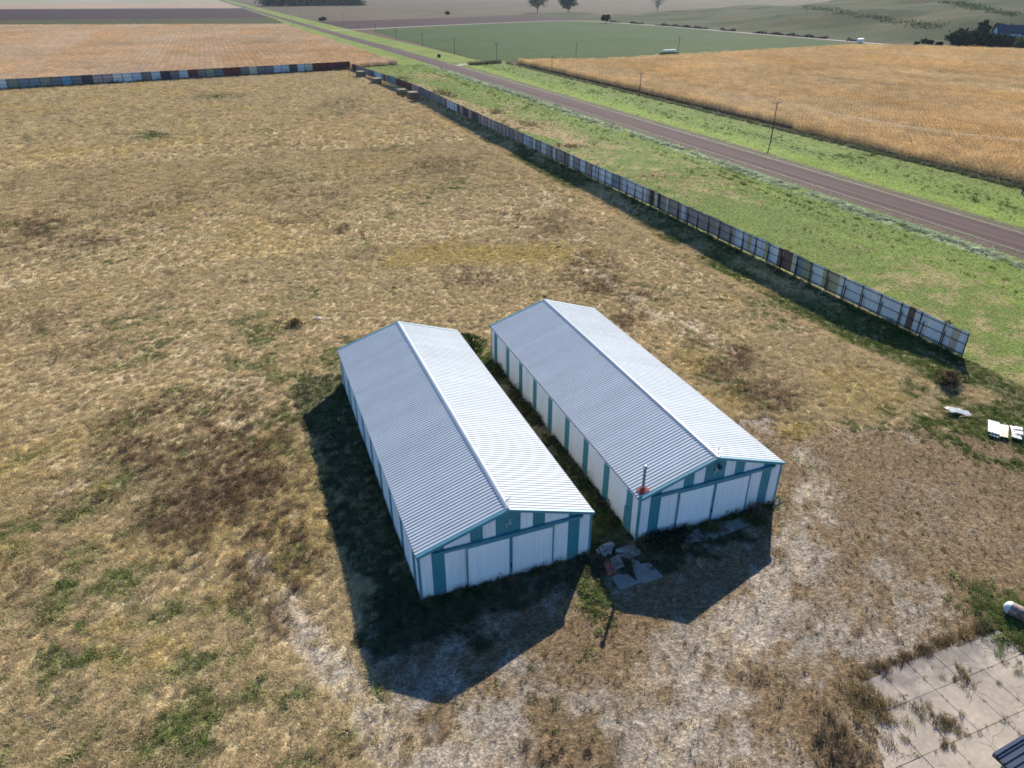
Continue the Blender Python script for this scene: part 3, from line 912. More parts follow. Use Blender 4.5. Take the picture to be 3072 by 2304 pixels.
# ------------------------------------------------------------------ the two steel sheds
NP, PW, SW = 35, 0.91, 12.5                   # sheets along the side, sheet width, shed width
SL = NP * PW
HE, HR = 4.10, 6.15                           # eave and ridge heights
SLOPE = math.atan2(HR - HE, SW / 2)
FRONT = 'wtwwtwttwtwwtw'
FW = SW / 14

def rib_profile(width, n_ribs, rib_w=0.075, rib_h=0.032, first=0.5):
    """(u, h) outline across a ribbed sheet"""
    pts = [(0.0, 0.0)]
    pitch = width / n_ribs
    for k in range(n_ribs):
        c = pitch * (k + first)
        pts += [(c - rib_w / 2, 0.0), (c - rib_w * 0.28, rib_h), (c + rib_w * 0.28, rib_h), (c + rib_w / 2, 0.0)]
    pts.append((width, 0.0))
    return pts

def ribbed(width, n_ribs, lo, hi, rib_h=0.03, rib_w=0.075, edge=0.012):
    """upright ribbed sheet in the XZ plane, ribs towards -Y; lo and hi give z at u"""
    mb = MB()
    pr = rib_profile(width, n_ribs, rib_w, rib_h)
    pr = [(pr[0][0], -edge)] + pr + [(pr[-1][0], -edge)]
    vs = []
    for u_, h in pr: vs += [(u_, -h, lo(u_)), (u_, -h, hi(u_))]
    fs = [(2 * i, 2 * i + 2, 2 * i + 3, 2 * i + 1) for i in range(len(pr) - 1)]
    mb.add(vs, fs)
    return mb

def build_shed(px, py, label, second):
    root = empty('metal_shed', (px, py, 0))
    tag(root, label, 'shed', 'white and teal steel sheds')
    gable = lambda u_: HE + (min(u_, SW - u_)) * math.tan(SLOPE) - 0.03
    # unseen dark core added to keep daylight out
    mb = MB()
    i = 0.10
    prof = [(i, 0.02), (SW - i, 0.02), (SW - i, HE - 0.12), (SW / 2, HR - 0.16), (i, HE - 0.12)]
    vs = [(x, i, z) for x, z in prof] + [(x, SL - i, z) for x, z in prof]
    mb.add(vs, [(0, 1, 2, 3, 4), (9, 8, 7, 6, 5)] + [(k, 5 + k, 5 + (k + 1) % 5, (k + 1) % 5) for k in range(5)])
    mb.build('daylight_blocker', M['inner'], root)
    base = MB(); base.box(-0.06, -0.06, -0.1, SW + 0.06, SL + 0.06, 0.06)
    base.build('footing', M['concrete'], root)
    # side walls
    sm = ribbed(PW - 0.004, 3, lambda u_: 0.03, lambda u_: HE - 0.02).mesh('wall_panel', M['wall_white'])
    for k in range(NP):
        t = (k % 4 == 1)
        mat = M['wall_teal'] if t else M['wall_white']
        inst('wall_panel', sm, root, (0, (k + 1) * PW, 0), (0, 0, -math.pi / 2), mat)
        inst('wall_panel', sm, root, (SW, k * PW, 0), (0, 0, math.pi / 2), mat)
    # end walls
    for k, ch in enumerate(FRONT):
        a = k * FW
        for end in (0, 1):
            if end == 0: hi = lambda u_: gable(a + u_)
            else: hi = lambda u_: gable(SW - a - u_)
            mbx = ribbed(FW - 0.004, 3, lambda u_: 0.03, hi)
            if k in (6, 7):                      # the peak falls on the joint of the two middle sheets
                pass
            o = mbx.build('wall_panel', M['wall_teal'] if ch == 't' else M['wall_white'], root)
            o.location = (a, 0, 0) if end == 0 else (SW - a, SL, 0)
            o.rotation_euler = (0, 0, 0 if end == 0 else math.pi)
    # roof sheets, ribs running from ridge to eave
    ov = 0.13
    ln = (SW / 2 + ov) / math.cos(SLOPE)
    rs = MB()
    pr = rib_profile(PW, 3, 0.12, 0.038)
    vs = []
    for u_, h in pr: vs += [(0, u_, h), (ln, u_, h)]
    rs.add(vs, [(2 * q, 2 * q + 1, 2 * q + 3, 2 * q + 2) for q in range(len(pr) - 1)])
    rm = rs.mesh('roof_sheet', M['roof'])
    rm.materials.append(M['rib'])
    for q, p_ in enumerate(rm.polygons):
        if q % 4 in (1, 3): p_.material_index = 1        # flanks coloured darker to draw the ribs' shade lines
    for k in range(NP):
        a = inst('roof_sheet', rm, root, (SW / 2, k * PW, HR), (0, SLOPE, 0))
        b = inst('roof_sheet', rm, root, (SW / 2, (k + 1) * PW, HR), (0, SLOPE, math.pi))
    # ridge cap
    mb = MB()
    c = 0.20; dz = c * math.tan(SLOPE); t0 = HR + 0.062
    vs = []
    for y in (-0.10, SL + 0.10):
        vs += [(SW / 2 - c, y, t0 - dz - 0.02), (SW / 2 - c, y, t0 - dz), (SW / 2 - 0.05, y, t0 + 0.012), (SW / 2 + 0.05, y, t0 + 0.012), (SW / 2 + c, y, t0 - dz), (SW / 2 + c, y, t0 - dz - 0.02)]
    mb.add(vs, [(q, q + 6, q + 7, q + 1) for q in range(5)])
    mb.build('ridge_cap', M['roof_cap'], root)
    # rake trims
    ex = SW / 2 + ov
    for y0, y1 in ((-0.20, 0.02), (SL - 0.02, SL + 0.20)):
        for sgn in (-1, 1):
            mb = MB()
            z0, z1 = HR + 0.05, HR - ex * math.tan(SLOPE) + 0.05
            xa, xb = SW / 2, SW / 2 + sgn * ex
            vs = [(xa, y0, z0 - 0.22), (xb, y0, z1 - 0.22), (xb, y1, z1 - 0.22), (xa, y1, z0 - 0.22),
                  (xa, y0, z0), (xb, y0, z1), (xb, y1, z1), (xa, y1, z0)]
            fs = [(0, 3, 2, 1), (4, 5, 6, 7), (0, 1, 5, 4), (1, 2, 6, 5), (2, 3, 7, 6), (3, 0, 4, 7)]
            if sgn < 0: fs = [f[::-1] for f in fs]
            mb.add(vs, fs)
            mb.build('rake_trim', M['trim_teal'], root)
    # eave trims: dark gap under the sheet ends and a thin white drip edge
    ze = HR - ex * math.tan(SLOPE)
    for sgn in (-1, 1):
        x = SW / 2 + sgn * ex
        mb = MB(); mb.box(min(x, x - sgn * 0.10), -0.02, ze - 0.09, max(x, x - sgn * 0.10), SL + 0.02, ze - 0.004)
        mb.build('eave_closure', M['gutter'], root)
        mb = MB(); mb.box(min(x - sgn * 0.013, x + sgn * 0.012), -0.02, ze - 0.17, max(x - sgn * 0.013, x + sgn * 0.012), SL + 0.02, ze - 0.085)
        mb.build('drip_edge', M['white_trim'], root)
    # corner trims
    for cx, cy in ((0, 0), (SW, 0), (0, SL), (SW, SL)):
        mb = MB()
        sx = 1 if cx == 0 else -1; sy = 1 if cy == 0 else -1
        xo, yo = cx - sx * 0.05, cy - sy * 0.05
        mb.box(min(xo, xo + sx * 0.17), min(yo, yo + sy * 0.02), 0.04, max(xo, xo + sx * 0.17), max(yo, yo + sy * 0.02), HE - 0.13)
        mb.box(min(xo, xo + sx * 0.02), min(yo + sy * 0.02, yo + sy * 0.17), 0.04, max(xo, xo + sx * 0.02), max(yo + sy * 0.02, yo + sy * 0.17), HE - 0.13)
        mb.build('corner_trim', M['trim_teal'], root)
    # sliding doors on the front with their track
    x0, xm, x1, zd = 3.22, 6.40, 9.60, 3.80
    for a, b in ((x0, xm), (xm, x1)):
        w = b - a - 0.03
        d = ribbed(w, 10, lambda u_: 0.10, lambda u_: zd, rib_h=0.022, rib_w=0.06).build('sliding_door', M['door_white'], root)
        d.location = (a + 0.015, -0.10, 0)
        fr = MB()
        for u0 in (0.0, w - 0.09): fr.box(u0, -0.045, 0.08, u0 + 0.09, 0.03, zd)
        fr.box(0.09, -0.04, 0.08, w - 0.09, 0.02, 0.17)
        fr.box(0.09, -0.04, zd - 0.10, w - 0.09, 0.02, zd)
        fr.build('door_frame', M['trim_teal'], d)
    mb = MB(); mb.box(xm - 0.035, -0.19, 1.05, xm + 0.035, -0.15, 1.45); mb.box(xm - 0.09, -0.175, 1.2, xm + 0.09, -0.148, 1.27)
    mb.build('door_latch', M['dark_metal'], root)
    mb = MB()
    mb.box(1.0, -0.17, zd + 0.04, 11.72, -0.04, zd + 0.10)
    mb.box(1.0, -0.20, zd + 0.10, 11.72, -0.04, zd + 0.28)
    mb.build('door_track', M['trim_teal'], root)
    mb = MB(); mb.box(0.98, -0.24, zd + 0.28, 11.74, -0.03, zd + 0.31)
    mb.build('track_cover', M['dark_teal'], root)
    # cattle brand of bent white strip on the gable: an A leaning against a P
    mk = MB()
    z0 = 4.78; xc = SW / 2
    tr = Matrix.Translation((xc + 0.02, -0.07, z0 + 0.2)) @ Matrix.Rotation(R(-24 if not second else -40), 4, 'Y')
    def st(pts):
        mk.tube([tr @ Vector((p[0], 0, p[1])) for p in pts], 0.024, 5)
    st([(-0.26, -0.22), (-0.11, 0.24), (0.02, -0.22)]); st([(-0.2, -0.04), (-0.03, -0.04)])
    st([(0.08, -0.22), (0.08, 0.24)])
    st([(0.08, 0.24), (0.20, 0.23), (0.27, 0.13), (0.20, 0.02), (0.08, 0.0)])
    mk.build('brand_mark', M['white_trim'], root)
    # weather vane on the front peak
    vane = MB()
    X, Y, Z = SW / 2, 0.02, HR + 0.06
    vane.tube([(X, Y, Z - 0.05), (X, Y, Z + 0.78)], 0.016, 6)
    vane.build('vane_mast', M['dark_metal'], root)
    arms = MB()
    arms.bar((X - 0.22, Y, Z + 0.42), (X + 0.22, Y, Z + 0.42), 0.014); arms.bar((X, Y - 0.22, Z + 0.43), (X, Y + 0.22, Z + 0.43), 0.014)
    for dx, dy, s in ((-0.22, 0, 'W'), (0.22, 0, 'E'), (0, -0.22, 'S'), (0, 0.22, 'N')):
        cx, cz, h = X + dx, Z + 0.42, 0.055
        L = {'N': [(-1, -1), (-1, 1), (1, -1), (1, 1)], 'E': [(1, 1), (-1, 1), (-1, -1), (1, -1)], 'S': [(1, 1), (-1, 1), (-1, 0), (1, 0), (1, -1), (-1, -1)], 'W': [(-1, 1), (-.5, -1), (0, .6), (.5, -1), (1, 1)]}[s]
        arms.tube([(cx + p[0] * h * 0.7, Y + dy, cz + p[1] * h) for p in L], 0.009, 4)
        if s == 'E': arms.bar((cx - h * 0.7, Y + dy, cz), (cx + h * 0.5, Y + dy, cz), 0.016)
    arms.build('compass_arms', M['galv'], root)
    ar = MB()
    az = R(35)
    d = Vector((math.cos(az), math.sin(az), 0)); o = Vector((X, Y, Z + 0.66))
    ar.bar(o - d * 0.26, o + d * 0.22, 0.018)
    ar.add([o + d * 0.34, o + d * 0.2 + Vector((0, 0, 0.06)), o + d * 0.2 - Vector((0, 0, 0.06)), o + d * 0.22 + Vector((0.012, -0.012, 0))], [(0, 1, 3), (0, 3, 2), (1, 2, 3), (0, 2, 1)])
    ar.add([o - d * 0.3 + Vector((0, 0, 0.08)), o - d * 0.14 + Vector((0, 0, 0.07)), o - d * 0.1, o - d * 0.14 - Vector((0, 0, 0.07)), o - d * 0.3 - Vector((0, 0, 0.08)), o - d * 0.24], [(0, 1, 2, 5), (5, 2, 3, 4)])
    ar.build('vane_arrow', M['dark_metal'], root)
    if second:
        # yard light under the peak, stove pipe and narrow side door
        mb = MB()
        mb.bar((X + 0.05, -0.02, 5.52), (X + 0.05, -0.34, 5.60), 0.05)
        mb.tube([(X + 0.05, -0.30, 5.64), (X + 0.05, -0.34, 5.56), (X + 0.05, -0.36, 5.40)], [0.05, 0.12, 0.2], 10)
        mb.tube([(X + 0.05, -0.355, 5.40), (X + 0.05, -0.36, 5.28)], [0.14, 0.12], 10)
        mb.build('yard_light', M['dark_metal'], root)
        pxx, pyy = 0.48, 0.52
        zr = HE + pxx * math.tan(SLOPE) + 0.03
        fl = MB()
        q = 0.34
        vs = [(pxx - q, pyy - q, zr - q * math.tan(SLOPE) + 0.05), (pxx + q, pyy - q, zr + q * math.tan(SLOPE) + 0.05), (pxx + q, pyy + q, zr + q * math.tan(SLOPE) + 0.05), (pxx - q, pyy + q, zr - q * math.tan(SLOPE) + 0.05)]
        fl.add(vs + [(p[0], p[1], p[2] - 0.04) for p in vs], [(0, 1, 2, 3), (0, 4, 5, 1), (1, 5, 6, 2), (2, 6, 7, 3), (3, 7, 4, 0)])
        fl.tube([(pxx, pyy, zr - 0.02), (pxx, pyy, zr + 0.30)], [0.24, 0.13], 12)
        fl.build('pipe_flashing', M['rust_red'], root)
        pp = MB(); pp.tube([(pxx, pyy, zr), (pxx, pyy, zr + 2.0)], 0.105, 14)
        for z in (0.75, 1.45): pp.tube([(pxx, pyy, zr + z), (pxx, pyy, zr + z + 0.05)], 0.115, 14)
        pipe = pp.build('stove_pipe', M['galv_dark'], root)
        cp = MB(); cp.tube([(pxx, pyy, zr + 1.96), (pxx, pyy, zr + 2.02), (pxx, pyy, zr + 2.12), (pxx, pyy, zr + 2.18), (pxx, pyy, zr + 2.205)], [0.13, 0.165, 0.165, 0.12, 0.03], 14)
        cp.build('pipe_cap', M['galv'], pipe)
        dr = MB()
        dr.box(-0.065, 0.98, 0.05, -0.05, 1.80, 2.05)
        dr.box(-0.07, 1.80, 0.05, -0.035, 1.86, 2.10); dr.box(-0.07, 0.92, 0.05, -0.035, 0.98, 2.10); dr.box(-0.07, 0.92, 2.05, -0.035, 1.86, 2.11)
        sd_ = dr.build('side_door', M['wall_teal'], root)
        hd = MB(); hd.box(-0.13, 1.72, 0.95, -0.06, 1.78, 1.07); hd.build('door_handle', M['dark_metal'], sd_)
    return root

M['roof_cap'] = plain('ridge cap steel', (0.30, 0.33, 0.37), 0.35, 0.1, 0.8)
M['dark_teal'] = plain('dark teal cover', (0.05, 0.21, 0.26), 0.45)
M['galv_dark'] = plain('dull galvanised pipe', (0.22, 0.23, 0.25), 0.45, metal=0.5)
shed_a = build_shed(6.64, 34.25, 'white and teal steel shed without a chimney, left of the pair', False)
shed_b = build_shed(23.01, 34.27, 'white and teal steel shed with a stove pipe and red flashing on its roof corner', True)

# ------------------------------------------------------------------ windbreak fences of second-hand steel sheets
SHEETS = {'white': (0.70, 0.69, 0.66), 'ice': (0.54, 0.58, 0.63), 'beige': (0.52, 0.40, 0.28), 'tan': (0.46, 0.40, 0.23), 'olive': (0.30, 0.30, 0.20),
          'brown': (0.16, 0.105, 0.08), 'mud': (0.34, 0.28, 0.25), 'greyblue': (0.22, 0.27, 0.30), 'dark': (0.07, 0.06, 0.065), 'charcoal': (0.045, 0.042, 0.05),
          'maroon': (0.14, 0.03, 0.035), 'sky': (0.16, 0.34, 0.46), 'cream': (0.56, 0.53, 0.38), 'pink': (0.45, 0.36, 0.33), 'grey': (0.20, 0.19, 0.19)}
for k, c in SHEETS.items(): M['sheet_' + k] = panel_mat('fence sheet ' + k, c, 0.55, streak=0.18)

FH, FB = 3.15, 3.05                            # fence height, bay length
near_sheets = ['white beige white', 'white white white', 'white brown white', 'white white white', 'white white white', 'white white white',
    'white tan tan', 'tan white white', 'olive olive greyblue', 'cream brown brown', 'brown white ice', 'tan ice white', 'ice tan ice', 'white ice pink',
    'mud mud mud', 'mud mud mud', 'mud mud mud', 'pink mud mud', 'mud ice mud', 'mud mud mud', 'cream mud mud', 'dark cream dark', 'brown pink white',
    'white white white', 'white ice white', 'ice ice pink', 'greyblue greyblue greyblue', 'ice white ice', 'white white ice', 'ice pink ice', 'mud mud mud',
    'white white white', 'mud mud mud', 'white white mud', 'mud dark mud', 'mud mud mud', 'mud white mud', 'mud mud mud', 'white ice white', 'mud mud mud', 'mud white mud', 'ice mud ice',
    'ice ice mud', 'mud mud mud', 'mud mud mud', 'mud grey mud', 'grey mud mud', 'mud mud mud']
fr = empty('windbreak_fence', (71.7, 47.5, 0))
tag(fr, 'long windbreak fence of mixed coloured steel sheets running beside the road', 'fence', 'windbreak fences')
FGX = lambda y: 0.25 * math.sin(y * 0.03) - 7.5 * float(sstep(230.0, 360.0, np.float64(y)))      # slightly wandering line
shw = FB / 3
sheet_me = ribbed(shw - 0.01, 4, lambda u_: 0.0, lambda u_: FH - 0.30, 0.03, 0.08).mesh('sheet_panel', M['sheet_white'])
wide_me = ribbed(FB - 0.015, 6, lambda u_: 0.0, lambda u_: FH - 0.30, 0.03, 0.1).mesh('sheet_panel', M['sheet_white'])
post_me = MB().tube([(0, 0, -0.2), (0, 0, FH + 0.04)], 0.065, 8).mesh('post', M['post'])
short_me = MB().tube([(0, 0, -0.2), (0, 0, FH * 0.72)], 0.065, 8).mesh('brace_post', M['post'])
rail_me = MB().bar((0, 0, 0), (0, FB, 0), 0.06, 0.06).mesh('rail', M['post'])
NB = 113
frng = random.Random(8)
def far_colour(y):
    if y > 385: return 'maroon'
    if 335 < y < 352: return frng.choice(['ice', 'white', 'sky', 'greyblue'])
    if 318 < y <= 327: return frng.choice(['sky', 'greyblue'])
    if 296 < y <= 318: return 'maroon'
    if 288 < y <= 296: return 'pink'
    if 272 < y <= 288: return frng.choice(['grey', 'greyblue', 'dark'])
    if 236 < y <= 246: return frng.choice(['white', 'ice'])
    return frng.choice(['mud', 'mud', 'dark', 'grey', 'brown', 'greyblue'])
for b in range(NB):
    y0 = b * FB
    x0, x1 = FGX(y0), FGX(y0 + FB)
    ang = math.atan2(-(x1 - x0), FB)
    j = frng.uniform(-0.05, 0.05)
    if b < 62:
        if b < len(near_sheets): cols = near_sheets[b].split()
        else: cols = [frng.choice(['mud', 'mud', 'pink', 'grey', 'dark'])] * 3
        for q, cn in enumerate(cols):
            t = (q) / 3
            inst('sheet_panel', sheet_me, fr, (x0 + (x1 - x0) * t + 0.16, y0 + FB * t, 0.30 + j + frng.uniform(-0.06, 0.05)), (frng.uniform(-.012, .012), frng.uniform(-.01, .01), math.pi / 2 + ang), M['sheet_' + cn])
    else:
        inst('sheet_panel', wide_me, fr, (x0 + 0.16, y0, 0.30 + j), (0, 0, math.pi / 2 + ang), M['sheet_' + far_colour(47.5 + y0)])
    inst('post', post_me, fr, (x0, y0 + frng.uniform(-.1, .1), 0), (frng.uniform(-.015, .015), frng.uniform(-.015, .015), 0))
    if b < 30 and b > 0:
        inst('brace_post', short_me, fr, (x0 - 0.16, y0 - 0.42 + frng.uniform(-.12, .12), 0), (frng.uniform(-.02, .02), frng.uniform(-.02, .02), 0))
    if b < 95:
        for z in (0.55, 1.75, 2.85):
            inst('rail', rail_me, fr, (x0 + 0.08, y0, z + frng.uniform(-.02, .02)), (0, 0, ang))
inst('post', post_me, fr, (FGX(NB * FB), NB * FB, 0))

# far fence across the end of the yard
P0, P1 = Vector((63.5, 393.0)), Vector((-95.0, 359.0))
fl = (P1 - P0).length
ff = empty('windbreak_fence', (P0.x, P0.y, 0))
tag(ff, 'tall dark windbreak fence crossing the far end of the dry pasture', 'fence', 'windbreak fences')
cols = ('maroon maroon maroon maroon maroon maroon white cream ice ice dark ice ice grey grey grey dark cream grey dark maroon maroon grey olive olive grey '
        'white maroon ice ice grey charcoal ice ice grey ice white white white ice pink pink dark dark grey sky sky grey olive greyblue greyblue greyblue olive greyblue white charcoal charcoal charcoal charcoal charcoal').split()
nb = 42
bl = fl / nb
fdir = (P1 - P0).normalized()
fang = math.atan2(fdir.y, fdir.x)
FFH = 4.1
ff_me = ribbed(bl - 0.02, 6, lambda u_: 0, lambda u_: FFH - 0.3, 0.03, 0.12).mesh('sheet_panel', M['sheet_white'])
fp_me = MB().tube([(0, 0, -0.2), (0, 0, FFH + 0.05)], 0.10, 6).mesh('post', M['post'])
frl_me = MB().bar((0, 0, 0), (bl, 0, 0), 0.09, 0.09).mesh('rail', M['post'])
for b in range(nb):
    p = fdir * (b * bl)
    c = cols[int(b * len(cols) / nb)]
    n2 = Vector((-fdir.y, fdir.x)) * -0.15
    inst('sheet_panel', ff_me, ff, (p.x + n2.x, p.y + n2.y, 0.3), (0, 0, fang), M['sheet_' + c])
    # posts stand on the yard side
    m2 = -n2 * 0.4
    inst('post', fp_me, ff, (p.x + m2.x, p.y + m2.y, 0))
    for z in (0.6, 2.2, 3.6): inst('rail', frl_me, ff, (p.x, p.y, z), (0, 0, fang))

# ------------------------------------------------------------------ hay bales along the fence
def hay_bale(loc, rz, size, label, slump=0.0):
    w, l, h = size
    bm = bmesh.new(); bmesh.ops.create_cube(bm, size=1)
    bmesh.ops.subdivide_edges(bm, edges=bm.edges, cuts=5, use_grid_fill=True)
    rr = random.Random(int(loc[1]))
    for v in bm.verts:
        x, y, z = v.co
        k = 1 - 0.10 * (abs(z * 2) ** 4)
        v.co = Vector((x * w * k + rr.gauss(0, 0.04), y * l * k + rr.gauss(0, 0.04), (z + 0.5) * h + rr.gauss(0, 0.04) * (z > -0.4) - slump * (abs(y) * 2) ** 2 * (z + 0.5)))
    me = bpy.data.meshes.new('hay_bale'); bm.to_mesh(me); bm.free(); me.materials.append(M['hay'])
    me.polygons.foreach_set('use_smooth', [True] * len(me.polygons))
    o = link(bpy.data.objects.new('hay_bale', me)); o.location = loc; o.rotation_euler = (0, 0, rz)
    tag(o, label, 'hay bale', 'old hay bales against the fence')
    s = MB()
    for q in (-0.3, 0, 0.3):
        s.bar((-w / 2 * 0.97, q * l, h * 0.97), (w / 2 * 0.97, q * l, h * 0.97 - slump * 0.2), 0.05, 0.03)
    s.build('twine', M['hay_dark'], o)
    t = MB(); 
    vs = [(-w * .47, -l * .47, h * 1.0), (w * .47, -l * .47, h * 1.0), (w * .47, l * .47, h * 1.0), (-w * .47, l * .47, h * 1.0)]
    t.add([(x, y, z + 0.015 - slump * 0.6) for x, y, z in vs] + [(0, 0, h + 0.07)], [(0, 1, 4), (1, 2, 4), (2, 3, 4), (3, 0, 4)])
    t.build('painted_lit_top', M['hay_top'], o)  # paler cap: sunlight on the bale top put into the colour
    return o
M['hay_top'] = plain('lit-toned hay top', (0.24, 0.185, 0.115), 0.95, 0.3, 3)
hay_bale((62.4, 358.5, 0), 0.15, (3.2, 4.6, 2.6), 'square hay bale nearest the far corner of the two windbreak fences')
hay_bale((64.0, 330.0, 0), 0.1, (3.4, 4.4, 2.3), 'low square hay bale, second from the corner where the fences meet')
hay_bale((66.0, 292.5, 0), -0.05, (3.6, 4.8, 2.0), 'slumped hay bale with sagging ends, between two squarer ones by the fence', 0.35)
hay_bale((66.8, 277.0, 0), 0.05, (3.6, 4.0, 2.5), 'square hay bale closest to the sheds along the windbreak fence')

# ------------------------------------------------------------------ clutter between and beside the sheds
M['concrete_dark'] = M['concrete']
for poly, lab in ((SLAB_A, 'broken concrete slab with a corner crack nearest the right shed'), (SLAB_B, 'small concrete slab beside the brick stack'),
                  (SLAB_C, 'largest ragged concrete slab between the shed fronts'), (SLAB_D, 'bottom concrete slab nearest the sunlit weeds')):
    o = MB().prism(poly, -0.02, 0.22, 0.03).build('concrete_slab', M['concrete'])
    tag(o, lab, 'concrete slab', 'broken slabs between the sheds')
for poly, lab in ((APRON_A, 'left half of the concrete apron before the right shed door'), (APRON_B, 'right half of the concrete apron before the right shed door'), (SIDE_SLAB, 'small pale concrete step at the right corner of the right shed')):
    o = MB().prism(poly, -0.02, 0.16, 0.02).build('concrete_slab', M['concrete'])
    tag(o, lab, 'concrete slab', 'concrete aprons of the right shed')

def block_mesh():
    bm = bmesh.new()
    L, W_, H_ = 0.40, 0.20, 0.20
    mb = MB()
    t = 0.035
    for y0, y1 in ((0, t), (W_ - t, W_)): mb.box(0, y0, 0, L, y1, H_)
    for x0, x1 in ((0, t), (L / 2 - t / 2, L / 2 + t / 2), (L - t, L)): mb.box(x0, t, 0, x1, W_ - t, H_)
    bm.free()
    mb.box(0.02, 0.02, 0.005, L - 0.02, W_ - 0.02, 0.02)
    return mb.mesh('concrete_block', M['block'])
blk = block_mesh()
# (x, y, z, rotation, tip) one and a half times a house block: these are the large yard sort
bl_spots = [(19.75, 33.95, 0.05, 0.2, 0, 'hollow concrete block lying at the left end of the block heap'), (20.15, 34.15, 0.05, -0.3, 0, 'hollow concrete block at the back of the block heap'),
            (20.1, 33.6, 0.05, 0.5, 0, 'upright pair block at the front of the heap, holes up'), (20.62, 33.6, 0.05, 0.9, 0, 'hollow concrete block turned askew near the slab edge'),
            (20.65, 34.15, 0.05, 0.1, 0, 'hollow concrete block at the back right of the heap'), (20.0, 33.85, 0.37, 0.35, 0, 'top hollow block on the left of the heap'),
            (20.5, 33.75, 0.37, 0.7, 0, 'top hollow block on the right of the heap, two holes showing'), (21.1, 33.85, 0.05, -0.5, R(90), 'pale concrete block tipped on its side beside the cracked slab'),
            (20.35, 34.3, 0.37, 0.0, R(90), 'bright face of a block standing on the back of the heap')]
for x, y, z, rz, tip, lab in bl_spots:
    o = bpy.data.objects.new('concrete_block', blk); link(o)
    o.location = (x, y, z); o.rotation_euler = (tip, 0, rz); o.scale = (1.45, 1.5, 1.55)
    tag(o, lab, 'concrete block', 'concrete blocks heaped between the sheds')

bs = empty('brick_stack', (19.85, 32.45, 0.05), R(-12))
tag(bs, 'low stack of red bricks in front of the concrete block heap', 'bricks')
brick_me = MB().box(0, 0, 0, 0.30, 0.145, 0.09).mesh('brick', M['brick'])
brr = random.Random(3)
for lay in range(3):
    for r_ in range(8 - lay):
        for c_ in range(2 if lay < 2 else 1):
            if lay == 2 and brr.random() < 0.25: continue
            inst('brick', brick_me, bs, (-0.32 + c_ * 0.33 + brr.uniform(-.03, .03), -0.75 + r_ * 0.165 + brr.uniform(-.012, .012), lay * 0.094), (0, 0, brr.uniform(-0.12, 0.12)))
for k in range(9):
    inst('brick', brick_me, bs, (brr.uniform(-0.75, 0.15), brr.uniform(-1.3, 0.75), 0.0), (0, 0, brr.uniform(0, 3)))

# loose roofing sheets in the grass on the right
M['scrap'] = plain('weathered white sheet', (0.60, 0.59, 0.56), 0.55, 0.12, 1.2, dirt=(0.40, 0.30, 0.20), dirt_lo=0.62, dirt_hi=0.75)
M['scrap_cream'] = plain('stained cream sheet', (0.55, 0.48, 0.36), 0.6, 0.12, 1.2, dirt=(0.3, 0.2, 0.12), dirt_lo=0.6, dirt_hi=0.75)
def scrap(x, y, z, L, W_, rz, tilt, mat, label):
    mb = MB()
    pr = rib_profile(W_, max(2, int(W_ / 0.22)), 0.09, 0.04)
    vs = []
    for q in range(5):
        t = q / 4
        zz = 0.17 * math.sin(t * 4.1 + x) * (0.5 + 0.5 * math.sin(y))
        for u_, h in pr: vs.append((t * L - L / 2, u_ - W_ / 2, h + zz))
    n_ = len(pr)
    mb.add(vs, [(q * n_ + k, (q + 1) * n_ + k, (q + 1) * n_ + k + 1, q * n_ + k + 1) for q in range(4) for k in range(n_ - 1)])
    o = mb.build('roofing_sheet', mat)
    o.location = (x, y, z); o.rotation_euler = (tilt, 0.03, rz)
    tag(o, label, 'metal sheet', 'loose roofing sheets lying in the grass')
scrap(61.0, 39.35, 0.42, 1.7, 0.75, R(170), 0.10, M['scrap'], 'upper sheet of the small farthest scatter of white roofing')
scrap(60.95, 38.75, 0.50, 1.9, 0.8, R(150), -0.06, M['scrap'], 'lower tilted sheet of the small farthest scatter of white roofing')
scrap(61.6, 35.65, 0.46, 2.5, 0.95, R(38), 0.06, M['scrap'], 'white ribbed sheet at the left of the big roofing heap')
scrap(61.95, 35.0, 0.40, 2.5, 0.85, R(36), -0.08, M['scrap_cream'], 'cream stained sheet at the lower edge of the big roofing heap')
scrap(61.2, 35.15, 0.33, 1.9, 0.8, R(33), 0.04, M['scrap'], 'short sheet half under the big roofing heap')
scrap(62.75, 34.35, 0.44, 2.5, 0.8, R(40), 0.05, M['scrap'], 'white sheet beside the big heap with a dark stick on it')
scrap(63.1, 34.35, 0.55, 1.8, 0.6, R(37), -0.05, M['scrap'], 'narrow bright sheet overlapping the right end of the roofing scatter')
o = MB().bar((62.55, 34.55, 0.68), (63.2, 33.95, 0.72), 0.07).build('stick', M['wood']); tag(o, 'dark broken stick lying across a white roofing sheet', 'stick')

# ------------------------------------------------------------------ propane tank at the right edge
ta, tb = Vector((42.35, 19.35, 0.58)), Vector((43.6, 16.1, 0.58))
tank = empty('propane_tank', (ta.x, ta.y, 0), math.atan2(tb.y - ta.y, tb.x - ta.x))
tag(tank, 'rusty old gas tank with a white domed end lying beside the concrete pad', 'gas tank')
TL, TR = 3.4, 0.46
def tank_mat():
    m, nt, b = newmat('peeling tank paint')
    n1 = noise(nt, pos_scaled(nt, 1.6, 1.6, 1.6), 1.0, 6, 0.65)
    n2 = noise(nt, pos_scaled(nt, 5, 5, 5), 1.0, 5, 0.7)
    c = mixc(nt, remap(nt, n1, 0.42, 0.55, 0, 1), (0.13, 0.06, 0.05), (0.30, 0.20, 0.17))
    c = mixc(nt, remap(nt, n2, 0.58, 0.66, 0, 1), c, (0.48, 0.42, 0.36))
    nt.links.new(c, b.inputs['Base Color']); b.inputs['Roughness'].default_value = 0.6
    return m
M['tank'] = tank_mat()
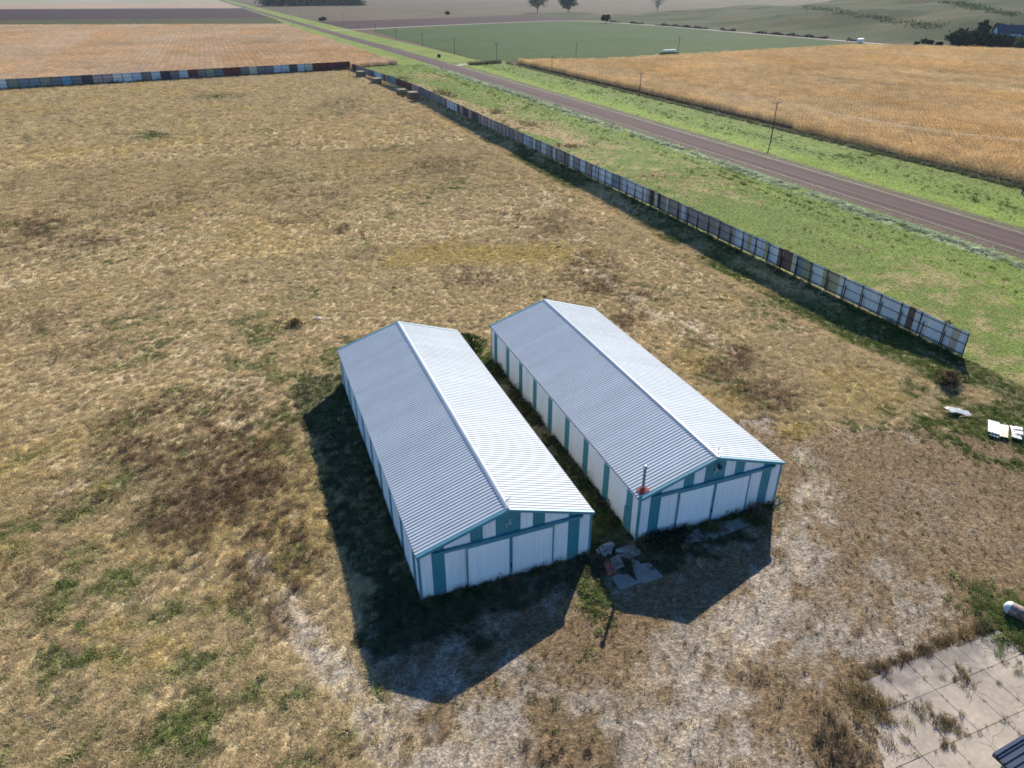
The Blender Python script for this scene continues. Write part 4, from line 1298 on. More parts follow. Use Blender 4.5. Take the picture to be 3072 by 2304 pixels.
M['tank_white'] = plain('white tank end', (0.68, 0.68, 0.64), 0.5, 0.1, 3, dirt=(0.45, 0.2, 0.1), dirt_lo=0.6, dirt_hi=0.72)
MB().tube([(0, 0, 0.58), (TL, 0, 0.58)], TR, 24, False).build('shell', M['tank'], tank)
capm = MB().tube([(-TR * 0.85 * math.sin(a), 0, 0.58) for a in (0, 0.4, 0.8, 1.15, 1.4, 1.55)], [TR * math.cos(a) * (1 if a else 1.002) for a in (0, 0.4, 0.8, 1.15, 1.4, 1.55)], 24).build('end_cap', M['tank_white'], tank)
MB().tube([(TL + TR * 0.85 * math.sin(a), 0, 0.58) for a in (0, 0.4, 0.8, 1.15, 1.4, 1.55)], [TR * math.cos(a) for a in (0, 0.4, 0.8, 1.15, 1.4, 1.55)], 24).build('end_cap', M['tank'], tank)
MB().tube([(TL / 2, 0, 0.58 + TR - 0.02), (TL / 2, 0, 0.58 + TR + 0.16)], 0.17, 12).build('valve_dome', M['tank'], tank)
for q in (0.55, TL - 0.55):
    MB().box(q - 0.09, -0.32, 0, q + 0.09, 0.32, 0.25).build('foot', M['post'], tank)

# ------------------------------------------------------------------ concrete pad with joints and cracks
def pad_mat():
    m, nt, b = newmat('pad concrete')
    v = pos_scaled(nt, 1, 1, 0)
    n1 = noise(nt, v, 0.35, 6, 0.65); n2 = noise(nt, v, 3.0, 6, 0.7)
    oi = N(nt, 'ShaderNodeObjectInfo')
    fac = mul(nt, remap(nt, n1, 0.3, 0.7, 0.74, 1.14), remap(nt, n2, 0.3, 0.7, 0.82, 1.12))
    fac = mul(nt, fac, remap(nt, oi.outputs['Random'], 0, 1, 0.95, 1.04))
    c = scale_col(nt, (0.38, 0.315, 0.25), fac)
    # dirt washed on from the yard side
    g = N(nt, 'ShaderNodeNewGeometry'); sp = N(nt, 'ShaderNodeSeparateXYZ'); nt.links.new(g.outputs['Position'], sp.inputs[0])
    edge = N(nt, 'ShaderNodeMath', operation='ADD'); nt.links.new(remap(nt, sp.outputs['Y'], 15.4, 18.4, 0, 0.66), edge.inputs[0]); nt.links.new(remap(nt, noise(nt, v, 0.8, 5, 0.6), 0.3, 0.7, -0.35, 0.45), edge.inputs[1])
    c = mixc(nt, remap(nt, edge.outputs[0], 0.25, 0.75, 0, 0.85), c, (0.17, 0.145, 0.13))
    # hairline cracks
    wv = N(nt, 'ShaderNodeVectorMath', operation='ADD')
    nv = N(nt, 'ShaderNodeTexNoise'); nv.inputs['Scale'].default_value = 1.6; nv.inputs['Detail'].default_value = 4
    nt.links.new(v, nv.inputs['Vector'])
    nt.links.new(v, wv.inputs[0]); nt.links.new(scale_col(nt, nv.outputs['Color'], 0.55), wv.inputs[1])
    vo = N(nt, 'ShaderNodeTexVoronoi', feature='DISTANCE_TO_EDGE'); vo.inputs['Scale'].default_value = 0.42
    nt.links.new(wv.outputs[0], vo.inputs['Vector'])
    cr = mul(nt, remap(nt, vo.outputs['Distance'], 0.002, 0.008, 1, 0), remap(nt, noise(nt, v, 0.5, 2), 0.42, 0.5, 0, 0.85))
    c = mixc(nt, cr, c, (0.07, 0.055, 0.045))
    nt.links.new(c, b.inputs['Base Color'])
    b.inputs['Roughness'].default_value = 0.9; b.inputs['Specular IOR Level'].default_value = 0.2
    bump(nt, b, n2, 0.25, 0.03)
    return m
M['pad'] = pad_mat()
pad = empty('concrete_pad', (29, 18.7, 0))
tag(pad, 'cracked pale concrete pad with weedy joints in the bottom right corner', 'concrete pad')
xs = [28.85, 30.87, 32.97, 34.95, 36.85, 38.75, 40.5]; ys = [18.75, 16.7, 13.9, 11.0, 8.0, 5.0]
prr = random.Random(9)
for i in range(len(xs) - 1):
    for j in range(len(ys) - 1):
        g = 0.011
        x0, x1, y1, y0 = xs[i] + g, xs[i + 1] - g, ys[j] - g, ys[j + 1] + g
        if j == 0: y1 += prr.uniform(-0.3, 0.2)
        h = 0.13 + prr.uniform(-0.012, 0.012)
        MB().prism([(x0 - 29, y0 - 18.7), (x1 - 29, y0 - 18.7), (x1 - 29, y1 - 18.7), (x0 - 29, y1 - 18.7)], -0.1, h, 0.012).build('slab', M['pad'], pad)
for poly in ([(-0.95, -2.05), (-0.16, -1.3), (-0.16, -4.78), (-2.7, -4.78)], [(-2.75, -4.82), (-0.16, -4.82), (-0.16, -7.68), (-3.1, -7.68)], [(-3.1, -7.72), (-0.16, -7.72), (-0.16, -10.7), (-3.4, -10.7)]):
    MB().prism(poly, -0.1, 0.12, 0.012).build('slab', M['pad'], pad)
MB().box(-0.15, -13.8, -0.15, 11.5, 0.0, 0.10).build('joint_filler', plain('joint dirt', (0.085, 0.065, 0.05), 1.0), pad)

# ------------------------------------------------------------------ dark roofed building in the corner
nb_ = empty('dark_building', (29.95, 11.65, 0))
tag(nb_, 'building with dark blue grey ribbed metal roof cut off by the bottom right corner', 'building')
M['dark_roof'] = plain('dark blue steel roof', (0.055, 0.068, 0.10), 0.35, 0.1, 0.8, spec=0.6)
M['blue_wall'] = panel_mat('blue grey wall steel', (0.20, 0.25, 0.34))
EW, EZ, EL = 9.0, 3.0, 16.0
sl2 = R(13)
MB().box(0.45, -EL, 0, EW, -0.35, EZ - 0.05).build('wall', M['blue_wall'], nb_)
ln2 = EW / math.cos(sl2)
rs = MB(); pr = rib_profile(0.915, 3, 0.07, 0.045); vs = []
for u_, h in pr: vs += [(0, u_, h), (ln2, u_, h)]
rs.add(vs, [(2 * q, 2 * q + 1, 2 * q + 3, 2 * q + 2) for q in range(len(pr) - 1)])
rm2 = rs.mesh('roof_sheet', M['dark_roof'])
for k in range(17): inst('roof_sheet', rm2, nb_, (0, -0.12 - (k + 1) * 0.915, EZ), (0, -sl2, 0))
dz = EW * math.tan(sl2)
mb = MB(); vs = [(-0.04, -0.16, EZ - 0.2), (EW, -0.16, EZ + dz - 0.2), (EW, 0.0, EZ + dz - 0.2), (-0.04, 0.0, EZ - 0.2), (-0.04, -0.16, EZ + 0.07), (EW, -0.16, EZ + dz + 0.07), (EW, 0.0, EZ + dz + 0.07), (-0.04, 0.0, EZ + 0.07)]
mb.add(vs, [(0, 3, 2, 1), (4, 5, 6, 7), (0, 1, 5, 4), (1, 2, 6, 5), (2, 3, 7, 6), (3, 0, 4, 7)]); mb.build('rake_trim', M['dark_roof'], nb_)
MB().box(-0.06, -EL, EZ - 0.16, 0.06, -0.165, EZ - 0.01).build('gutter', M['gutter'], nb_)
for k in range(12): MB().box(0.40, -0.55 - (k + 1) * 1.2, 0.1, 0.449, -0.55 - k * 1.2 - 0.55, EZ - 0.25).build('wall_rib', M['dark_roof'], nb_)

# ------------------------------------------------------------------ maize fields
def maize_patch(nx, ny, dx, dy, seed):
    rr = random.Random(seed); V, F = [], []
    for i in range(nx):
        for j in range(ny):
            x = (i + 0.5) * dx - nx * dx / 2 + rr.gauss(0, 0.05); y = (j + 0.5) * dy - ny * dy / 2 + rr.gauss(0, 0.07)
            h = rr.uniform(1.9, 2.45); tx, ty = rr.gauss(0, 0.09), rr.gauss(0, 0.09)
            n = len(V)
            for z in (0, h):
                for k in range(3):
                    a = k * 2.09
                    r = 0.018 if z == 0 else 0.008
                    V.append((x + r * math.cos(a) + tx * z, y + r * math.sin(a) + ty * z, z))
            F += [(n, n + 1, n + 4, n + 3), (n + 1, n + 2, n + 5, n + 4), (n + 2, n, n + 3, n + 5)]
            a0 = rr.uniform(0, 3.14)
            for k in range(7):
                z0 = h * (0.25 + 0.11 * k); a = a0 + 3.14 * (k % 2) + rr.gauss(0, 0.45)
                L = rr.uniform(0.45, 0.75) * (1 - 0.05 * k); c, s = math.cos(a), math.sin(a); w = 0.078
                bx, by = x + tx * z0, y + ty * z0
                m = len(V)
                px_, py_ = -s * w, c * w
                V += [(bx, by, z0), (bx + c * L * .45 - px_, by + s * L * .45 - py_, z0 + L * .30), (bx + c * L * .45 + px_, by + s * L * .45 + py_, z0 + L * .30), (bx + c * L * .8, by + s * L * .8, z0 - L * rr.uniform(.1, .6))]
                F += [(m, m + 1, m + 2), (m + 1, m + 3, m + 2)]
            m = len(V)          # tassel
            V += [(x + tx * h - .05, y + ty * h, h), (x + tx * h + .05, y + ty * h, h), (x + tx * h * 1.1, y + ty * h * 1.1, h + 0.28)]
            F.append((m, m + 1, m + 2))
    return V, F
MAIZE = proto_set('maize', [maize_patch(4, 12, 0.76, 0.255, 100 + k) for k in range(4)], M['corn'])

def maize_field(name, poly, base, label):
    p = np.array(poly)
    gx = np.arange(p[:, 0].min() + 1.52, p[:, 0].max(), 3.04); gy = np.arange(p[:, 1].min() + 1.53, p[:, 1].max(), 3.06)
    X, Y = np.meshgrid(gx, gy); x, y = X.ravel(), Y.ravel()
    k = inside(poly, x, y) & in_view(x, y, 1.15)
    x, y = x[k], y[k]; n = len(x)
    v = 0.85 + 0.32 * fbm(x, y, 0.03, 4, 91)
    hue = fbm(x * 1.0, y * 0.25, 0.06, 3, 92)
    v = v * rng.uniform(0.84, 1.16, n)
    c = np.array(base)[None] * v[:, None]
    c = c * np.stack([1 + 0.0 * hue, 0.92 + 0.16 * hue, 0.75 + 0.5 * hue], 1)
    g = sstep(0.66, 0.76, fbm(x, y * 0.3, 0.09, 3, 93))
    c = c * (1 - g[:, None] * 0.15) + np.array([0.16, 0.15, 0.07])[None] * g[:, None] * 0.15
    s = rng.uniform(0.92, 1.08, n)
    o = scatter(name, x, y, np.zeros(n) + 0.02, rng.integers(0, 2, n) * math.pi, np.stack([np.ones(n), np.ones(n), s], 1), rng.integers(0, 4, n), c, MAIZE, tilt=0.0, label=label, cat='crop')
    print(name, n)
    return o
RF = [(152.5, 55), (153.2, 120), (154.5, 200), (155, 300), (155, 398), (201, 386), (269, 398), (352, 414), (421, 426), (456, 402), (500, 345), (520, 200), (520, 55)]
LF = [(-330, 400), (-330, 1020), (-209, 995), (0, 930), (80, 905), (84, 700), (90, 480), (91.5, 412), (70, 404), (62, 400), (-100, 366), (-330, 317)]
MZ = (0.81, 0.57, 0.29)
maize_field('maize_crop', RF, MZ, 'ripe golden maize standing right of the road')
maize_field('maize_crop', LF, (0.73, 0.515, 0.31), 'ripe tan maize beyond the far windbreak fence')
sheet('maize_soil', [(x, y) for x, y in RF], 0.10, M['plough'])
sheet('maize_soil', [(x, y) for x, y in LF][::-1], 0.035, M['plough'])

# ------------------------------------------------------------------ mown windrow and dark tussocks on the verges
random.seed(33)
HAY = proto_set('windrow', [grass_tuft(30, 0.5, 0.26, 0.05, 1.8, 0.3) for _ in range(4)], M['plant'])
n = 5500
y = 40 + 340 * rng.random(n) ** 1.7
off = np.clip(rng.normal(0, 0.95, n), -2.2, 2.2)
cx = 107.2 + 0.5 * np.sin(y * 0.05) + 0.4 * np.sin(y * 0.17)
x = cx + off
k = in_view(x, y) & (fbm(x, y, 0.35, 3, 94) > 0.42 + 0.06 * np.abs(off)); x, y, off = x[k], y[k], off[k]; n = len(x)
zz = 0.06 + 0.20 * np.exp(-(off / 1.1) ** 2) * (0.5 + 0.8 * fbm(x, y, 0.45, 3, 95)) * rng.random(n) ** 0.6
tint = np.array([0.56, 0.60, 0.38])[None] * rng.uniform(0.3, 1.4, n)[:, None]
scatter('hay_windrow', x, y, zz, rng.uniform(0, 6.28, n), np.stack([np.ones(n), np.ones(n), np.full(n, 0.5)], 1) * (rng.uniform(0.7, 1.3, n) * np.clip(np.hypot(x, y) / 160, 1, 1.8))[:, None], rng.integers(0, 4, n), tint, HAY, 0.35, label='raked windrow of cut grey green grass along the road', cat='windrow')

n = 1100
y = 50 + 350 * rng.random(n) ** 1.6; x = 137 + rng.normal(0, 4.2, n)
k = in_view(x, y) & (x > 126) & (x < 151) & (fbm(x, y, 0.22, 3, 96) > 0.50); x, y = x[k], y[k]; n = len(x)
tint = np.array([0.06, 0.115, 0.03])[None] * rng.uniform(0.6, 1.5, n)[:, None]
scatter('verge_tussocks', x, y, relief(x, y), rng.uniform(0, 6.28, n), rng.uniform(0.8, 2.2, n), rng.integers(4, 7, n), tint, GRASS, 0.15, label='dark green tussocks in the ditch beside the maize', cat='grass')
n = 2200
y = 60 + 340 * rng.random(n) ** 1.4; x = 150.6 + rng.normal(0, 0.55, n)
k = in_view(x, y); x, y = x[k], y[k]; n = len(x)
tint = np.array([0.17, 0.175, 0.10])[None] * rng.uniform(0.6, 1.4, n)[:, None]
scatter('field_edge_weeds', x, y, relief(x, y), rng.uniform(0, 6.28, n), rng.uniform(1.2, 2.4, n), rng.integers(0, 10, n), tint, GRASS, 0.15, label='pale weeds along the foot of the maize', cat='weeds')

# weeds at the feet of the walls, between the sheds, in the pad joints and on the sunlit gap
def weeds(name, xs_, ys_, sc, tints, kinds, label, z=None):
    xs_, ys_ = np.asarray(xs_, float), np.asarray(ys_, float); n = len(xs_)
    t = np.array(tints)[rng.integers(0, len(tints), n)] * rng.uniform(0.65, 1.4, n)[:, None]
    zz = relief(xs_, ys_) - 0.03 if z is None else np.full(n, z)
    scatter(name, xs_, ys_, zz, rng.uniform(0, 6.28, n), sc[0] + (sc[1] - sc[0]) * rng.random(n) ** 2, rng.choice(kinds, n), t, GRASS, 0.2, label=label, cat='weeds')
GRN = [(0.07, 0.10, 0.035), (0.10, 0.125, 0.045), (0.045, 0.07, 0.03)]
DED = [(0.16, 0.11, 0.06), (0.22, 0.16, 0.085), (0.10, 0.07, 0.045)]
n = 1100
x = 19.25 + 3.7 * rng.random(n); y = 34.5 + 33 * rng.random(n)
near_b = rng.random(n) < 0.45
x = np.where(near_b, 22.9 - np.abs(rng.normal(0, 0.35, n)), x)
dn = fbm(x, y, 0.4, 3, 97)
k = (dn > 0.42) & (x < 22.95)
weeds('shed_gap_weeds', x[k], y[k], (0.7, 2.6), GRN + DED[:1], [4, 5, 6, 4, 5, 7], 'dark leafy weeds filling the alley between the sheds')
pts_ = []
for x0 in (6.64, 23.01):
    for q in range(170):
        t = random.random() * 12.5
        pts_.append((x0 + t, 34.1 - abs(random.gauss(0, 0.22))))
    for q in range(240):
        pts_.append((x0 - 0.05 - abs(random.gauss(0, 0.3)), 34.2 + random.random() * 32) if x0 < 10 else (x0 + 12.6 + abs(random.gauss(0, 0.3)), 34.2 + random.random() * 32))
for q in range(120): pts_.append((random.gauss(25.0, 1.1), 33.6 - abs(random.gauss(0, 0.7))))
for q in range(90): pts_.append((random.gauss(33.0, 0.55), 33.5 - abs(random.gauss(0, 0.4))))
for q in range(50): pts_.append((random.gauss(29.3, 0.3), 33.6 - abs(random.gauss(0, 0.3))))
p_ = np.array(pts_); p_ = p_[fbm(p_[:, 0], p_[:, 1], 0.5, 3, 98) > 0.40]
weeds('wall_foot_weeds', p_[:, 0], p_[:, 1], (0.7, 2.0), GRN + DED, [4, 5, 6, 7, 8, 0], 'ragged weeds growing along the feet of the shed walls')
p_ = []
for X in xs[:-1]:
    for q in range(15 if X < 36 else 6):
        p_.append((X + random.gauss(0, 0.07), 18.6 - 8 * random.random()))
for Y in ys[1:3]:
    for q in range(18): p_.append((28.9 + 11 * random.random(), Y + random.gauss(0, 0.06)))
for cx, cy, s, m in ((31.6, 15.2, .35, 60), (31.9, 14.6, .3, 60), (31.3, 16.0, .35, 40), (34.6, 17.0, .45, 70), (35.6, 16.6, .35, 50), (35.3, 17.6, .3, 35), (36.9, 15.8, .15, 12), (30.6, 13.9, .2, 18)):
    for q in range(m): p_.append((random.gauss(cx, s), random.gauss(cy, s)))
p_ = np.array(p_); kk = (fbm(p_[:, 0], p_[:, 1], 0.8, 2, 99) > 0.36); p_ = p_[kk]
weeds('pad_joint_weeds', p_[:, 0], p_[:, 1], (0.2, 0.85), DED + [(0.30, 0.23, 0.11), (0.18, 0.17, 0.07)], [0, 1, 7, 8, 9, 10], 'dry weeds sprouting from the joints of the concrete pad', 0.12)
p_ = np.array([(random.gauss(17.6, 0.55), random.gauss(30.2, 1.1)) for q in range(75)])
weeds('sunlit_weeds', p_[:, 0], p_[:, 1], (0.7, 1.6), [(0.16, 0.20, 0.06), (0.11, 0.15, 0.05), (0.25, 0.2, 0.09)], [4, 5, 6, 4, 0], 'bright leafy weeds in the sunlit wedge between the shed shadows')
p_ = np.array([(random.gauss(25.0, 0.9), random.gauss(16.0, 0.9)) for q in range(70)])
weeds('dead_weed_mound', p_[:, 0], p_[:, 1], (0.6, 1.7), [(0.13, 0.095, 0.06), (0.10, 0.08, 0.055), (0.28, 0.2, 0.11)], [7, 8, 9, 4, 0], 'dark mound of dead weeds left of the concrete pad')
p_ = np.array([(random.gauss(28.6, 0.7), random.gauss(17.3, 0.9)) for q in range(90)])
weeds('pad_corner_grass', p_[:, 0], p_[:, 1], (0.7, 1.5), [(0.26, 0.19, 0.09), (0.2, 0.15, 0.08)], [0, 1, 2, 3, 8], 'tan grass overgrowing the left edge of the pad')
p_ = np.array([(29 + 11.5 * t, 19.0 + random.gauss(0.1, 0.22)) for t in np.random.default_rng(4).random(130)])
weeds('pad_edge_grass', p_[:, 0], p_[:, 1], (0.6, 1.3), DED + [(0.26, 0.19, 0.09)], [0, 1, 2, 3, 8], 'brown grass along the back edge of the pad')
p_ = np.array([(random.gauss(42.0, 1.2), random.gauss(18.6, 1.6)) for q in range(420)])
weeds('tank_grass', p_[:, 0], p_[:, 1], (0.7, 1.5), [(0.14, 0.19, 0.05), (0.09, 0.13, 0.04), (0.2, 0.2, 0.08)], [0, 1, 2, 4, 5], 'green grass round the rusty gas tank')
p_ = [(P0.x + fdir.x * t + random.gauss(0.3, 0.5), P0.y + fdir.y * t - 1.2 + random.gauss(0, 0.6)) for t in np.random.default_rng(5).random(700) * fl]
p_ = np.array(p_)
weeds('far_fence_weeds', p_[:, 0], p_[:, 1], (1.5, 4.0), DED + [(0.3, 0.22, 0.12)], [0, 1, 7, 8, 9], 'tall dead weeds at the foot of the far fence')
p_ = np.array([(128 + 20 * t, 397 + random.gauss(0, 1.5) + 6 * t) for t in np.random.default_rng(6).random(260)])
weeds('culvert_brush', p_[:, 0], p_[:, 1], (2.0, 4.5), [(0.10, 0.085, 0.065), (0.13, 0.12, 0.08)], [7, 8, 9, 4], 'grey brown brush along the field entrance')
p_ = np.array([(70.9 + random.gauss(0, .35), 47 + 330 * random.random() ** 1.5) for q in range(1500)])
weeds('fence_foot_weeds', p_[:, 0], p_[:, 1], (0.8, 2.2), GRN + [(0.14, 0.17, 0.06)], [0, 1, 4, 5, 6], 'green weeds under the roadside windbreak fence')

# ------------------------------------------------------------------ single shrubs
def shrub(loc, r, h, mat, nl, label, stemmat=None, name='shrub', ns=14):
    rr = random.Random(int(loc[0] * 7 + loc[1] * 3))
    root = empty(name, loc)
    tag(root, label, 'shrub')
    sb = MB()
    for k in range(ns):
        a = rr.uniform(0, 6.28); q = r * rr.uniform(0.3, 0.9)
        sb.tube([(0.1 * math.cos(a), 0.1 * math.sin(a), 0), (q * .6 * math.cos(a), q * .6 * math.sin(a), h * .5), (q * math.cos(a), q * math.sin(a), h * rr.uniform(.7, 1))], [0.02, 0.014, 0.005], 4, False)
    sb.build('stems', stemmat or M['bark'], root)
    V, F = [], []
    for k in range(nl):
        a = rr.uniform(0, 6.28); u_ = rr.random() ** 0.5; t = rr.random()
        rad = r * u_ * math.sqrt(max(0.05, 1 - (2 * t - 0.9) ** 2 * 0.8)) * (0.8 + 0.3 * math.sin(3 * a + loc[0]))
        c = Vector((rad * math.cos(a), rad * math.sin(a), h * (0.08 + 0.92 * t)))
        d = Vector((rr.gauss(0, 1), rr.gauss(0, 1), rr.gauss(0, 0.8))).normalized(); s = d.cross(Vector((rr.gauss(0, 1), rr.gauss(0, 1), 1))).normalized()
        L = r * rr.uniform(0.06, 0.14)
        n0 = len(V); V += [c - d * L, c + s * L * 0.4, c + d * L, c - s * L * 0.4]; F.append((n0, n0 + 1, n0 + 2, n0 + 3))
    MB().add(V, F).build('foliage', mat, root)
    return root
shrub((65.2, 43.6, 0), 1.6, 1.5, M['leaf_brown'], 900, 'round brown dead shrub in front of the near end of the windbreak fence')
shrub((-30.0, 84.6, 0), 2.0, 1.2, M['leaf_brown'], 800, 'low rusty brown bush at the left side of the pasture')
shrub((3.6, 83.0, 0), 1.3, 0.9, M['leaf_brown'], 500, 'small dark brown bush alone in the middle of the pasture')
shrub((21.2, 68.6, 0), 1.9, 2.2, M['leaf_green'], 1100, 'tall green bush at the far end of the alley between the sheds')
shrub((19.9, 70.4, 0), 1.5, 1.4, M['leaf_green'], 700, 'lower green bush behind the left shed corner')
shrub((22.6, 41.4, 0), 0.45, 1.7, M['leaf_grey'], 120, 'thin upright weed against the wall in the alley of the sheds', ns=5)
shrub((22.5, 57.0, 0), 0.6, 1.8, M['leaf_grey'], 200, 'leafy sapling against the teal striped wall far up the alley', ns=6)
shrub((33.2, 33.4, 0), 0.9, 1.3, M['leaf_brown'], 300, 'spiky dead weed beside the right shed door', ns=24)
shrub((24.6, 33.4, 0), 1.2, 0.9, M['leaf_dark'], 500, 'dark weed clump at the left front corner of the right shed')
shrub((26.2, 33.4, 0), 0.9, 0.9, M['leaf_dark'], 360, 'dark weed clump beside the left apron of the right shed')
shrub((78.5, 55.0, 0), 0.7, 0.5, M['leaf_green'], 200, 'small dark tussock on the verge near the fence end')

# ------------------------------------------------------------------ utility poles and wires
pole_proto = None
def make_pole():
    root = empty('utility_pole', (0, 0, 0))
    MB().tube([(0, 0, -0.3), (0, 0, 10.2)], [0.17, 0.11], 8).build('post', M['wood'], root)
    MB().bar((-1.3, 0, 9.8), (1.3, 0, 9.8), 0.13, 0.16).build('crossarm', M['wood'], root)
    b = MB()
    b.bar((-0.7, -0.02, 9.75), (0, -0.02, 9.1), 0.05); b.bar((0.7, -0.02, 9.75), (0, -0.02, 9.1), 0.05)
    b.build('brace', M['wood'], root)
    for x in (-1.15, 0.6, 1.15):
        MB().tube([(x, 0, 9.88), (x, 0, 10.08)], [0.06, 0.045], 6).build('insulator', M['dark_metal'], root)
    return root
pole_spots = [(146.4, 96.2, 1.0, 'utility pole at the right edge of the picture before the maize'), (136.1, 160.0, 1.0, 'leaning looking utility pole in the tussocky ditch, nearest whole one'),
    (149.5, 253.3, .82, 'utility pole against the maize edge, third from the right'), (151.0, 339.5, .78, 'utility pole at the maize edge just before the field entrance'),
    (147.2, 407.0, .97, 'utility pole at the gravel field entrance, corner of the green field'), (142.5, 471.9, .88, 'first utility pole past the field entrance beside the green field'),
    (141.1, 545.8, .85, 'second utility pole past the field entrance beside the green field'), (140.4, 625.0, .85, 'third utility pole past the field entrance beside the green field'),
    (140.9, 710.2, .8, 'fourth utility pole past the field entrance beside the green field'), (141.3, 799.0, .5, 'short far utility pole where the gravel cross road leaves the road'),
    (143.5, 905.0, 1.2, 'tall utility pole just past the gravel cross road'), (140.0, 1050.0, .8, 'distant utility pole beside the ploughed field right of the road'),
    (131.6, 1226.0, 1.05, 'far dark utility pole before the dark wood'), (128.8, 1387.0, .85, 'farthest utility pole seen against the pink stubble'),
    (86.6, 891.5, 1.03, 'utility pole on the left side of the road at the maize corner'), (209.0, 433.9, .7, 'utility pole standing in the green field behind the maize'),
    (268.0, 412.0, 1.0, 'utility pole behind the maize beside a long pale trough')]
proto = make_pole()
poles = []
for i, (x, y, s, lab) in enumerate(pole_spots):
    o = proto if i == 0 else copy_tree(proto)
    o.location = (x, y, 0); o.scale = (1, 1, s)
    o.rotation_euler = (0, 0, R(0 if i != 14 else 90))
    tag(o, lab, 'utility pole', 'utility poles along the road')
    poles.append((x, y, 10.08 * s))
for a, b, lab in [(0, 1, 'power wires between the two nearest roadside poles'), (1, 2, 'power wires above the maize edge between second and third pole'), (2, 3, 'power wires between the two poles along the far maize edge'), (3, 4, 'power wires reaching the field entrance pole')] + [(k, k + 1, 'power wires beside the green field, span %s' % w) for k, w in ((4, 'nearest the field entrance'), (5, 'in the middle'), (6, 'farther up the road'))]:
    pa, pb = poles[a], poles[b]
    root = empty('power_line', (pa[0], pa[1], 0)); tag(root, lab, 'power line', 'power wires')
    for dx in (-1.15, 0.6, 1.15):
        pts = []
        for q in range(9):
            t = q / 8
            pts.append((dx + (pb[0] - pa[0]) * t, (pb[1] - pa[1]) * t, pa[2] + (pb[2] - pa[2]) * t - 1.1 * 4 * t * (1 - t)))
        MB().tube(pts, 0.011, 4, False).build('wire', M['wire'], root)
pa = poles[0]                                                     # the span that leaves the picture on the right
root = empty('power_line', (pa[0], pa[1], 0)); tag(root, 'power wires leaving the picture at the right edge', 'power line', 'power wires')
for dx in (-1.15, 0.6, 1.15): MB().tube([(dx, -80 * q / 6, pa[2] - 1.1 * 4 * (q / 6) * (1 - q / 6)) for q in range(7)], 0.011, 4, False).build('wire', M['wire'], root)

o = MB().box(-4.5, -0.9, 0.3, 4.5, 0.9, 1.3).box(-4.2, -0.6, 1.3, 4.2, 0.6, 1.34).box(-3.5, -0.6, 0, -3.2, 0.6, 0.3).box(3.2, -0.6, 0, 3.5, 0.6, 0.3).build('trough', M['white_trim'], None, (262.0, 412.5, 2.0)); o.rotation_euler = (0, 0, R(4))
tag(o, 'long pale trough on a bank between the maize and the green field', 'trough')
MB().box(-6, -1.5, -2.1, 6, 1.5, 0.0).build('bank', M['vergefar'], o)
scrap(6.3, 84.0, 0.24, 1.2, 0.5, R(160), 0.08, M['scrap'], 'small pale sheet lying alone in the pasture beside a dark bush')

# stakes and markers
for x, y, h, lab in ((97.3, 224.0, 1.6, 'left of two thin stakes on the mown verge'), (98.2, 224.6, 1.9, 'right of two thin stakes on the mown verge'), (120.6 + 4.6, 266.8, 1.5, 'thin road marker post on the far road shoulder')):
    o = MB().tube([(0, 0, -0.1), (0, 0, h)], 0.05, 6).build('marker_post', M['wood'], None, (x, y, 0)); tag(o, lab, 'marker post')
rb = MB().tube([(-0.75, 0, 0.85), (0.75, 0, 0.85)], 0.9, 20).build('round_bale', M['hay_dark'], None, (126.5, 451.0, 0)); rb.rotation_euler = (0, 0, R(60)); rb.scale = (1.1, 1.1, 1.1)
tag(rb, 'dark round bale alone on the bright grass beyond the road', 'hay bale')

